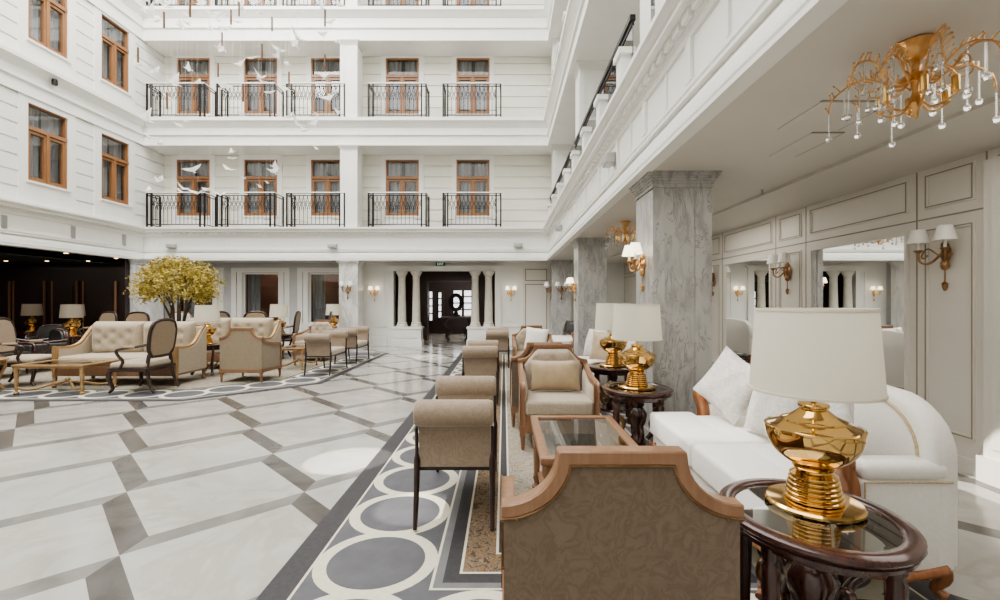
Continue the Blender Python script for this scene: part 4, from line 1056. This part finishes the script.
# ------------------------------------------------------------------ sconces (local: wall at y=0, arms towards +y)
def sconce(label, metal, shade, cloth=False):
    r = thing('wall_sconce', label, 'lamp'); m = MB()
    m.T = Matrix.Rotation(-PI / 2, 4, 'X')
    m.lathe([(0, 0), (.05, 0), (.06, .01), (.045, .025), (.03, .03), (.02, .05), (0, .055)], n=14, flute=.12, nf=6); m.T = None
    m.ball((0, .02, -.09), .035, 8, sz=1.5); m.ball((0, .02, .08), .03, 8, sz=1.3); m.build('backplate', metal, r, 60)
    m = MB(); m.tube([(0, .02, -.12), (0, .02, -.24)], .006, 6); m.lathe([(0, -.05), (.012, -.045), (.022, -.015), (.02, .0), (.026, .012), (.01, .03), (0, .035)], (0, .02, -.27), 10); m.build('pendant', metal, r, 60)
    for sx in (-1, 1):
        m = MB(); m.tube(spl([(0, .04, .02), (sx * .06, .09, -.07), (sx * .12, .13, -.06), (sx * .13, .14, .03)], 5), .010, 8)
        m.tube(spl([(sx * .02, .04, -.02), (sx * .10, .08, .06), (sx * .14, .10, .0), (sx * .10, .12, -.03), (sx * .08, .10, .0)], 4), .007, 6)
        m.lathe([(0, 0), (.02, .005), (.04, .025), (.03, .03), (0, .03)], (sx * .13, .14, .02), 10); a = m.build('arm', metal, r, 60)
        MB().lathe([(.013, 0), (.013, .10), (0, .10)], (sx * .13, .14, .045), 8).build('candle_tube', 'candle', a, 60)
        s = MB(); s.lathe([(.085, .0), (.052, .125)], (sx * .13, .14, .11), 20); s.f = s.f[:-2]; s.mi = s.mi[:-2]; s.build('shade', shade, r, 60)
    return r
sc1 = sconce('x', 'bronze', 'frost'); sc1.location = (XW - .02, 4.165, 1.86); sc1.rotation_euler = (0, 0, PI / 2); sc1['label'] = 'bronze two-arm wall sconce with white shades between mirror and pilaster'
dup(sc1, 'bronze two-arm wall sconce between the two tall mirrors', (XW - .02, 6.48, 1.86))
dup(sc1, 'bronze two-arm wall sconce just right of the nearest marble column', (XW - .02, 8.80, 1.86))
dup(sc1, 'bronze two-arm wall sconce on the wall far behind the column', (XW - .02, 11.12, 1.86))
sc2 = sconce('x', 'brass', 'lit'); sc2.scale = (.88, .88, .88); sc2.location = (1.448, 4.88, 1.83); sc2.rotation_euler = (0, 0, PI / 2); sc2['label'] = 'lit gold two-arm sconce on the side of the nearest marble column'
dup(sc2, 'lit gold two-arm sconce on the side of the second marble column', (1.478, 9.70, 1.72))
dup(sc2, 'lit gold sconce on the back wall beside the portal, next to the pale column', (PX(375, YW), YW - .02, 1.72), PI)
dup(sc2, 'lit gold sconce on the back wall, on the lounge side of the portal', (PX(511, YW), YW - .02, 1.72), PI)
dup(sc1, 'sconce with grey-white shades on the pale marble column', (PX(348, 14.45), 14.435, 1.82), PI)
dup(sc1, 'sconce with white shades on the front of the corner marble column', (1.76, 14.485, 1.80), PI)
dup(sc1, 'sconce with white shades on the side of the corner marble column', (1.475, 14.78, 1.80), PI / 2)
# ------------------------------------------------------------------ chandeliers
def chandelier(label):
    r = thing('chandelier', label, 'chandelier')
    MB().lathe([(0, 0), (.105, 0), (.115, -.012), (.105, -.022), (.08, -.035), (.068, -.07), (.05, -.10), (.03, -.115), (0, -.115)], n=36, flute=.03, nf=6).build('ceiling_plate', 'brass', r, 50)
    MB().lathe([(.018, -.10), (.03, -.15), (.018, -.18), (.07, -.20), (.08, -.215), (.03, -.235), (.02, -.30), (.035, -.34), (.045, -.37), (.02, -.40), (.012, -.45), (0, -.47)], n=16).build('stem', 'brass', r, 50)
    n = 10; rr = random.Random(3)
    for k in range(n):
        a = 2 * PI * k / n + .515; c, s = math.cos(a), math.sin(a)
        m = MB()
        def P(q, z, t=0): return (q * c - t * s, q * s + t * c, z)
        hh = .05 * (k % 2); L = .46 if k % 2 else .40
        main = spl([(.04, -.22), (.10, -.25), (.18, -.19), (.26, -.10 - hh), (.34, -.11 - hh), (L - .02, -.18 - hh), (L, -.27 - hh)], 6)
        m.tube([P(q, z) for q, z in main], [.009 - .005 * i / len(main) for i in range(len(main))], 6)
        for i in range(7, len(main), 2):      # twigs along the branch
            q, z = main[i]; sg = 1 if i % 2 else -1
            dx, dz = rr.uniform(-.02, .035), rr.uniform(.02, .05)
            tw = spl([(q, z, 0), (q + dx * .5, z + dz * .6, sg * .014), (q + dx, z + dz, sg * .034)], 3)
            m.tube([P(*p) for p in tw], [.005, .005, .004, .004, .003, .003, .002][:len(tw)], 5)
            m.ball(P(*tw[-1]), .007, 6)
        curl = spl([(.16, -.205, 0), (.20, -.25, .04), (.25, -.24, .06), (.26, -.20, .05), (.235, -.18, .03), (.215, -.20, .03)], 4)
        m.tube([P(*p) for p in curl], .005, 5)
        b = m.build('branch', 'brass', r, 60)
        for (q, t, ln) in ((L, 0, .09), (L - .09, .03, .13), (L - .17, -.02, .20)):   # crystal strings
            zt = min(main, key=lambda p: abs(p[0] - q))[1]
            g = MB(); z = zt - .012
            while z > zt - ln - .05: g.ball(P(q, z, t * .3), .0065, 6); z -= .014
            g.ball(P(q, z - .014, t * .3), .021, 8); g.build('crystal_string', 'crystal', b, 0)
    for k in range(6):
        a = 2 * PI * k / 6; c, s = math.cos(a), math.sin(a)
        m = MB(); pts = spl([(.03, -.36), (.08, -.41), (.15, -.40), (.19, -.37)], 5)
        m.tube([(q * c, q * s, z) for q, z in pts], .007, 6); m.lathe([(0, 0), (.02, .01), (.026, .02), (.02, .022), (0, .022)], (.19 * c, .19 * s, -.38), 10)
        a_ = m.build('lamp_arm', 'brass', r, 60)
        MB().lathe([(.021, 0), (.021, .085), (.018, .088), (0, .088)], (.19 * c, .19 * s, -.36), 12).build('candle_sleeve', 'gold', a_, 40)
    return r
ch = chandelier('x'); ch.location = (1.99, 2.28, HB - .001); ch.scale = (.76, .76, .80); ch['label'] = 'gold branch chandelier with crystal drops, nearest on the lounge ceiling'
dup(ch, 'gold branch chandelier with crystal drops, farther off beside the nearest column', (1.92, 7.45, HB))
# ------------------------------------------------------------------ paper birds and rods hung in the atrium
def bird(k):
    m = MB(); s = .5 + .12 * k; a = .25 + .2 * k
    m.add([(0, .16 * s, 0), (0, -.2 * s, .02), (0, -.02, -.03 * s), (.30 * s, -.02, .30 * s * a), (.17 * s, -.12 * s, .14 * s * a), (-.30 * s, -.02, .30 * s * a), (-.17 * s, -.12 * s, .14 * s * a), (0, .03 * s, .03 * s), (.05 * s, -.26 * s, .02), (-.05 * s, -.26 * s, .02)],
          [(7, 3, 4), (7, 4, 2), (7, 6, 5), (7, 2, 6), (0, 7, 2), (0, 2, 7), (2, 1, 7), (1, 8, 9), (7, 4, 1), (7, 1, 6)])
    return m
protos = []
for k in range(5):
    r = thing('hanging_bird', 'white paper bird hung on a wire high in the atrium', 'bird', group='white birds of the hanging mobile')
    o = bird(k % 3).build('body', 'plaster', r, 0); o.rotation_euler = (.35 * math.sin(k * 2.1), .4 * math.cos(k * 1.7), 0); MB().tube([(0, 0, .02), (0, 0, 3.4)], .0016, 4).build('wire', 'wire', r, 0); protos.append(r)
spots = []
rb = random.Random(21)
for k in range(900):
    if len(spots) >= 120: break
    px = 140 + 200 * rb.random() ** 1.15; py = -30 + 238 * rb.random() ** 1.7
    if px > 250 and py > 150: px -= 60
    y = rb.uniform(8.2, 11.5); q = (PX(px, y), y, PZ(py, y))
    if all((q[0] - s[0]) ** 2 + (q[1] - s[1]) ** 2 > .05 and (Vector(q) - Vector(s)).length > .3 for s in spots): spots.append(q)
for k, s in enumerate(spots):
    b = protos[k] if k < 5 else dup(protos[k % 5]); b.location = s; b.rotation_euler = (0, 0, rb.uniform(0, 6.28))
    sc_ = rb.uniform(.6, 1.0); b.scale = (sc_, sc_, 1)
rp = None
for k, (px, py, ln) in enumerate(((164, 20, 12), (231, 17, 12), (239, 9, 12), (222, 39, 12), (325, 18, 14), (325, 62, 12), (289, 79, 10), (218, 70, 11), (243, 93, 14), (167, 101, 14), (138, 55, 12), (272, 24, 10), (190, 8, 10), (262, 52, 9))):
    y = 9.0 + (k % 4) * .6
    if rp is None:
        rp = thing('hanging_rod', 'thin brown rod hung on a wire among the paper birds', 'rod', group='brown rods of the hanging mobile')
        MB().tube([(0, 0, -.13), (0, 0, .13)], .016, 8).build('rod', 'rod', rp, 60); MB().tube([(0, 0, .13), (0, 0, 3.4)], .0016, 4).build('wire', 'wire', rp, 0); o = rp
    else: o = dup(rp)
    y -= 1.2 + .07 * k; o.location = (PX(px, y), y, PZ(py, y))
# ------------------------------------------------------------------ tree
def tree(loc):
    r = thing('potted_tree', 'bushy yellow-green tree standing behind the tufted sofa', 'tree', loc); rt_ = random.Random(5)
    MB().lathe([(0, 0), (.26, 0), (.30, .03), (.34, .40), (.36, .45), (.33, .45), (.31, .40), (0, .40)], n=28).build('planter', 'pot', r, 40)
    tips = []
    for k in range(9):
        a = 2 * PI * k / 9 + rt_.uniform(-.2, .2); q = rt_.uniform(.25, .62); zt = rt_.uniform(1.55, 2.1)
        pts = spl([(.06 * math.cos(a), .06 * math.sin(a), .40), (.14 * math.cos(a), .14 * math.sin(a), .95), (q * .5 * math.cos(a), q * .5 * math.sin(a), 1.35), (q * math.cos(a), q * math.sin(a), zt)], 5)
        m = MB(); m.tube(pts, [.035 - .024 * i / len(pts) for i in range(len(pts))], 6); m.build('stem', 'bark', r, 60)
    m = MB()
    for k in range(520):                       # drooping sprays of narrow leaves on a rounded crown
        th = rt_.uniform(0, 2 * PI); u = rt_.uniform(-.75, 1); s = math.sqrt(max(0, 1 - u * u)); q = rt_.uniform(.55, 1.0)
        c = Vector((.80 * q * s * math.cos(th), .80 * q * s * math.sin(th), 1.92 + .66 * q * u))
        out = Vector((math.cos(th), math.sin(th), .25)).normalized()
        ln = rt_.uniform(.16, .34)
        for j in range(15):
            t = j / 14; p = c + out * ln * t + Vector((0, 0, -ln * .75 * t * t))
            d = Vector((rt_.uniform(-1, 1), rt_.uniform(-1, 1), rt_.uniform(-1, .35))).normalized(); L = rt_.uniform(.045, .085)
            w = d.cross(Vector((rt_.uniform(-1, 1), rt_.uniform(-1, 1), rt_.uniform(-1, 1)))).normalized() * L * .28
            m.add([tuple(p), tuple(p + d * L * .5 + w), tuple(p + d * L), tuple(p + d * L * .5 - w)], [(0, 1, 2, 3)])
    m.build('foliage', 'leaf', r, 0); return r
tree((-8.12, 11.75, RUGZ))
# ------------------------------------------------------------------ small things on walls and ceilings
def simple(mb, name, mat, label, cat, loc=None, rz=0, smooth=0, group=None):
    o = mb.build(name, mat, None, smooth); tag(o, label, cat, group)
    if loc: o.location = loc
    o.rotation_euler = (0, 0, rz); return o
sg = thing('exit_sign', 'small green exit sign above the portal', 'sign', (PX(441, YW), YW - .13, PZ(264.5, YW)))
MB().box(-.15, .15, -.02, .02, -.055, .055).build('sign_box', 'signg', sg, 0)
tc = bpy.data.curves.new('lettering', 'FONT'); tc.body = 'EXIT'; tc.size = .10; tc.align_x = 'CENTER'; tc.align_y = 'CENTER'; tc.extrude = .002
to = bpy.data.objects.new('tmp', tc); COL.objects.link(to)
me = bpy.data.meshes.new_from_object(to.evaluated_get(bpy.context.evaluated_depsgraph_get())); bpy.data.objects.remove(to)
lt = bpy.data.objects.new('lettering', me); COL.objects.link(lt); lt.parent = sg; lt.rotation_euler = (PI / 2, 0, 0); lt.location = (0, -.023, 0); me.materials.clear(); me.materials.append(W['signw'])
def spot(label, loc, rz):
    r = thing('fascia_spotlight', label, 'light', loc, rz)
    MB().box(-.10, .10, 0, .05, -.06, .06).build('bracket', 'greymetal', r, 0)
    m = MB(); m.rbox(-.13, .13, .05, .16, -.075, .055, .015, 2); m.build('lamp_head', 'greymetal', r, 40); return r
s1 = spot('small grey spotlight on the back fascia, beside the seating', (PX(172.5, 14.45), 14.49, PZ(246, 14.45)), PI)
dup(s1, 'small grey spotlight on the back fascia, left of the portal', (PX(333, 14.45), 14.49, PZ(246, 14.45)))
dup(s1, 'small grey spotlight on the back fascia, right of the portal', (PX(518, 14.45), 14.49, PZ(245, 14.45)))
dup(s1, 'small white twin spotlight on the lounge fascia', (XR + .01, 5.9, 3.22), PI / 2)
dup(s1, 'small spotlight on the lounge fascia near the back corner', (XR + .01, 11.4, 3.22), PI / 2)
for k, (px, lab) in enumerate(((4.5, 'nearest to the viewer'), (73.5, 'in the middle'), (124.5, 'nearest the corner'))):
    y = (XL + .02) * F / (px - CX); m = MB(); m.box(0, .02, -.06, .06, -.17, .17)
    for q in range(8): m.box(.02, .03, -.055, .055, -.16 + q * .04, -.14 + q * .04)
    simple(m, 'air_vent', 'greymetal', 'grey vertical air vent on the side fascia, ' + lab, 'vent', (XL - .002, y, PZ(222 + px * .147, y)))
r = thing('security_camera', 'small dark security camera on the upper side wall', 'camera', (XL + .0, (XL) * F / (49 - CX), 0)); r.location.z = PZ(81, r.location.y)
MB().box(0, .12, -.015, .015, -.015, .015).build('bracket', 'trimw', r, 0); m = MB(); m.lathe([(0, 0), (.06, 0), (.06, .08), (.05, .14), (0, .14)], (.14, 0, -.1), 14); m.build('camera_body', 'iron', r, 40)
dl = None
for k, (x, y, lab) in enumerate(((3.2, 4.95, 'small dark round downlight on the lounge ceiling, nearest'), (3.2, 7.8, 'small dark round downlight on the lounge ceiling beside the column'), (3.2, 10.5, 'small dark round downlight far down the lounge ceiling'))):
    if dl is None:
        dl = thing('downlight', lab, 'light', (x, y, HB - .03)); m = MB(); m.lathe([(.045, 0), (.065, 0), (.065, .012), (.045, .012)], n=20); m.build('trim_ring', 'bronze', dl, 40); MB().lathe([(0, .006), (.046, .006)], n=20).build('lens', 'black', dl, 0)
    else: dup(dl, lab, (x, y, HB - .03))
for k, (px, py, lab) in enumerate(((66, 253.5, 'nearest the opening'), (116, 258.5, 'nearest the corner'), (47, 261.3, 'deep in the room, middle'), (88, 261.3, 'deep in the room, by the glass doors'), (6, 261.3, 'deepest in the room'))):
    z = HB - .19; y = (z - HC) * F / (CY - py); x = PX(px, y)
    d2 = thing('dim_downlight', 'small glowing downlight in the dark lounge ceiling, ' + lab, 'light', (x, y, z)); MB().lathe([(0, 0), (.07, 0), (.07, .01), (0, .01)], n=16).build('lens', 'warm', d2, 0)
    d2.children[0].scale = (.55, .55, 1)
sp = thing('ceiling_sprinkler', 'tiny sprinkler head on the lounge ceiling near the column', 'sprinkler', (2.9, 5.3, HB - .004)); MB().lathe([(0, -.05), (.03, -.05), (.03, -.045), (.008, -.04), (.008, 0), (.03, 0.005), (0, .005)], n=12).build('head', 'greymetal', sp, 40)
for k, (x0, x1, y0, y1, lab) in enumerate(((2.28, 2.52, 3.5, 4.08, 'flat access hatch on the lounge ceiling, farther one'), (1.98, 2.44, 2.95, 3.44, 'flat access hatch on the lounge ceiling by the chandelier'))):
    h = thing('ceiling_hatch', lab, 'hatch', (0, 0, HB - .001)); MB().box(x0 + .008, x1 - .008, y0 + .008, y1 - .008, -.004, .003).build('hatch_panel', 'ceil', h, 0)
    m = MB(); m.box(x0, x1, y0 - .012, y0 + .006, -.005, .002); m.box(x1 - .004, x1 + .002, y0, y1, -.004, .002); m.build('slot', 'line', h, 0)
# foyer: console table with a black sculpture
fc = thing('console_table', 'dark console table with curved legs inside the foyer', 'table', (PX(457, 16.6), 16.6, 0))
MB().box(-.55, .55, -.25, .25, .84, .90).build('tabletop', 'ebony', fc, 0)
for sx in (-1, 1):
    m = MB(); m.tube(spl([(sx * .35, 0, .84), (sx * .42, 0, .66), (sx * .22, 0, .45), (sx * .36, 0, .22), (sx * .30, 0, .03)], 5), [.06] * 21, 8); m.build('leg', 'ebony', fc, 60)
scu = thing('sculpture', 'black ring-shaped sculpture on the foyer console', 'sculpture', (PX(456, 16.6), 16.6, .903))
m = MB(); m.tube([(.19 * math.cos(t), 0, .50 + .26 * math.sin(t)) for t in [2 * PI * k / 24 for k in range(25)]], .07, 8); m.build('ring', 'iron', scu, 60)
MB().lathe([(0, 0), (.16, 0), (.16, .05), (.08, .10), (.06, .2), (.08, .26), (0, .27)], n=16).build('stand', 'iron', scu, 50)
# ------------------------------------------------------------------ camera and light
cam = bpy.data.cameras.new('camera'); co = bpy.data.objects.new('camera', cam); COL.objects.link(co)
co.location = (0, 0, HC); co.rotation_euler = (PI / 2, 0, 0)
cam.sensor_width = 36; cam.lens = F * 36 / 1000; cam.shift_x = (500 - CX) / 1000; cam.shift_y = (CY - 300) / 1000
cam.clip_start = .05; cam.clip_end = 200
SC.camera = co
wd = bpy.data.worlds.new('world'); SC.world = wd; wd.use_nodes = True
bg = wd.node_tree.nodes['Background']; bg.inputs[0].default_value = (1, .985, .955, 1); bg.inputs[1].default_value = 3.5
def area(name, loc, rot, sx, sy, power, col=(1, 1, 1)):
    l = bpy.data.lights.new(name, 'AREA'); l.shape = 'RECTANGLE'; l.size = sx; l.size_y = sy; l.energy = power; l.color = col
    o = bpy.data.objects.new(name, l); COL.objects.link(o); o.location = loc; o.rotation_euler = rot; return o
for k, yy in enumerate((-1.5, 2.6, 7.2, 12.0)):
    area('lounge_light', (2.9, yy, HB - .05), (0, 0, 0), 1.4, 1.8, 16, (1, .95, .87))
area('backroom_light', (-7.5, 16.4, 2.85), (0, 0, 0), 3.5, .8, 26, (1, .86, .68))
area('foyer_fill', (-1.9, 18.5, 3.05), (0, 0, 0), 2.5, 2.0, 90, (1, .9, .8))  # added fill that brightens the brown foyer, not a known fixture
area('dim_lounge_fill', (-13.2, 11.6, HB - .2), (0, 0, 0), 3.5, 2.5, 26, (1, .88, .74))  # added fill that lifts the dark panelling and door edges
area('upper_left_fill', (-8.2, 9.5, 13.3), (.35, -.25, 0), 4, 6, 700, (1, .98, .94))  # added fill under the open roof, washes the upper left with light
def sunspot(loc, tgt, rad, power, col=(1, .95, .86), turn=0):
    l = bpy.data.lights.new('sun_beam', 'SPOT'); l.energy = power; l.color = col; d = Vector(tgt) - Vector(loc)
    l.spot_size = 2 * math.atan(rad / d.length); l.spot_blend = .12; l.shadow_soft_size = .03; l.use_square = True
    o = bpy.data.objects.new('sun_beam', l); COL.objects.link(o); o.location = loc
    o.rotation_euler = (d.to_track_quat('-Z', 'Y').to_matrix() @ Matrix.Rotation(turn, 3, 'Z')).to_euler()
sunspot((-6, 1, 12), (-1.42, 4.30, 0), .36, 15000, turn=.5)
sunspot((-5, 0, 12.5), (-.62, 3.30, 0), .26, 9000, turn=.2)
sunspot((-6.5, 1.5, 11), (1.60, 3.55, .55), .45, 3500, turn=.4)
sunspot((-10, 2.2, 9.5), (3.75, 3.45, .05), .45, 22000, turn=.3)
sunspot((-3, 4, 12), (-1.9, 12.2, 0), .5, 14000, turn=.3)
SC.view_settings.view_transform = 'AgX'
try: SC.view_settings.look = 'AgX - Medium High Contrast'
except Exception: pass
SC.view_settings.exposure = .27
SC.cycles.max_bounces = 10; SC.cycles.transparent_max_bounces = 12; SC.cycles.diffuse_bounces = 5
SC.cycles.use_denoising = True
SC.cycles.sample_clamp_indirect = 6
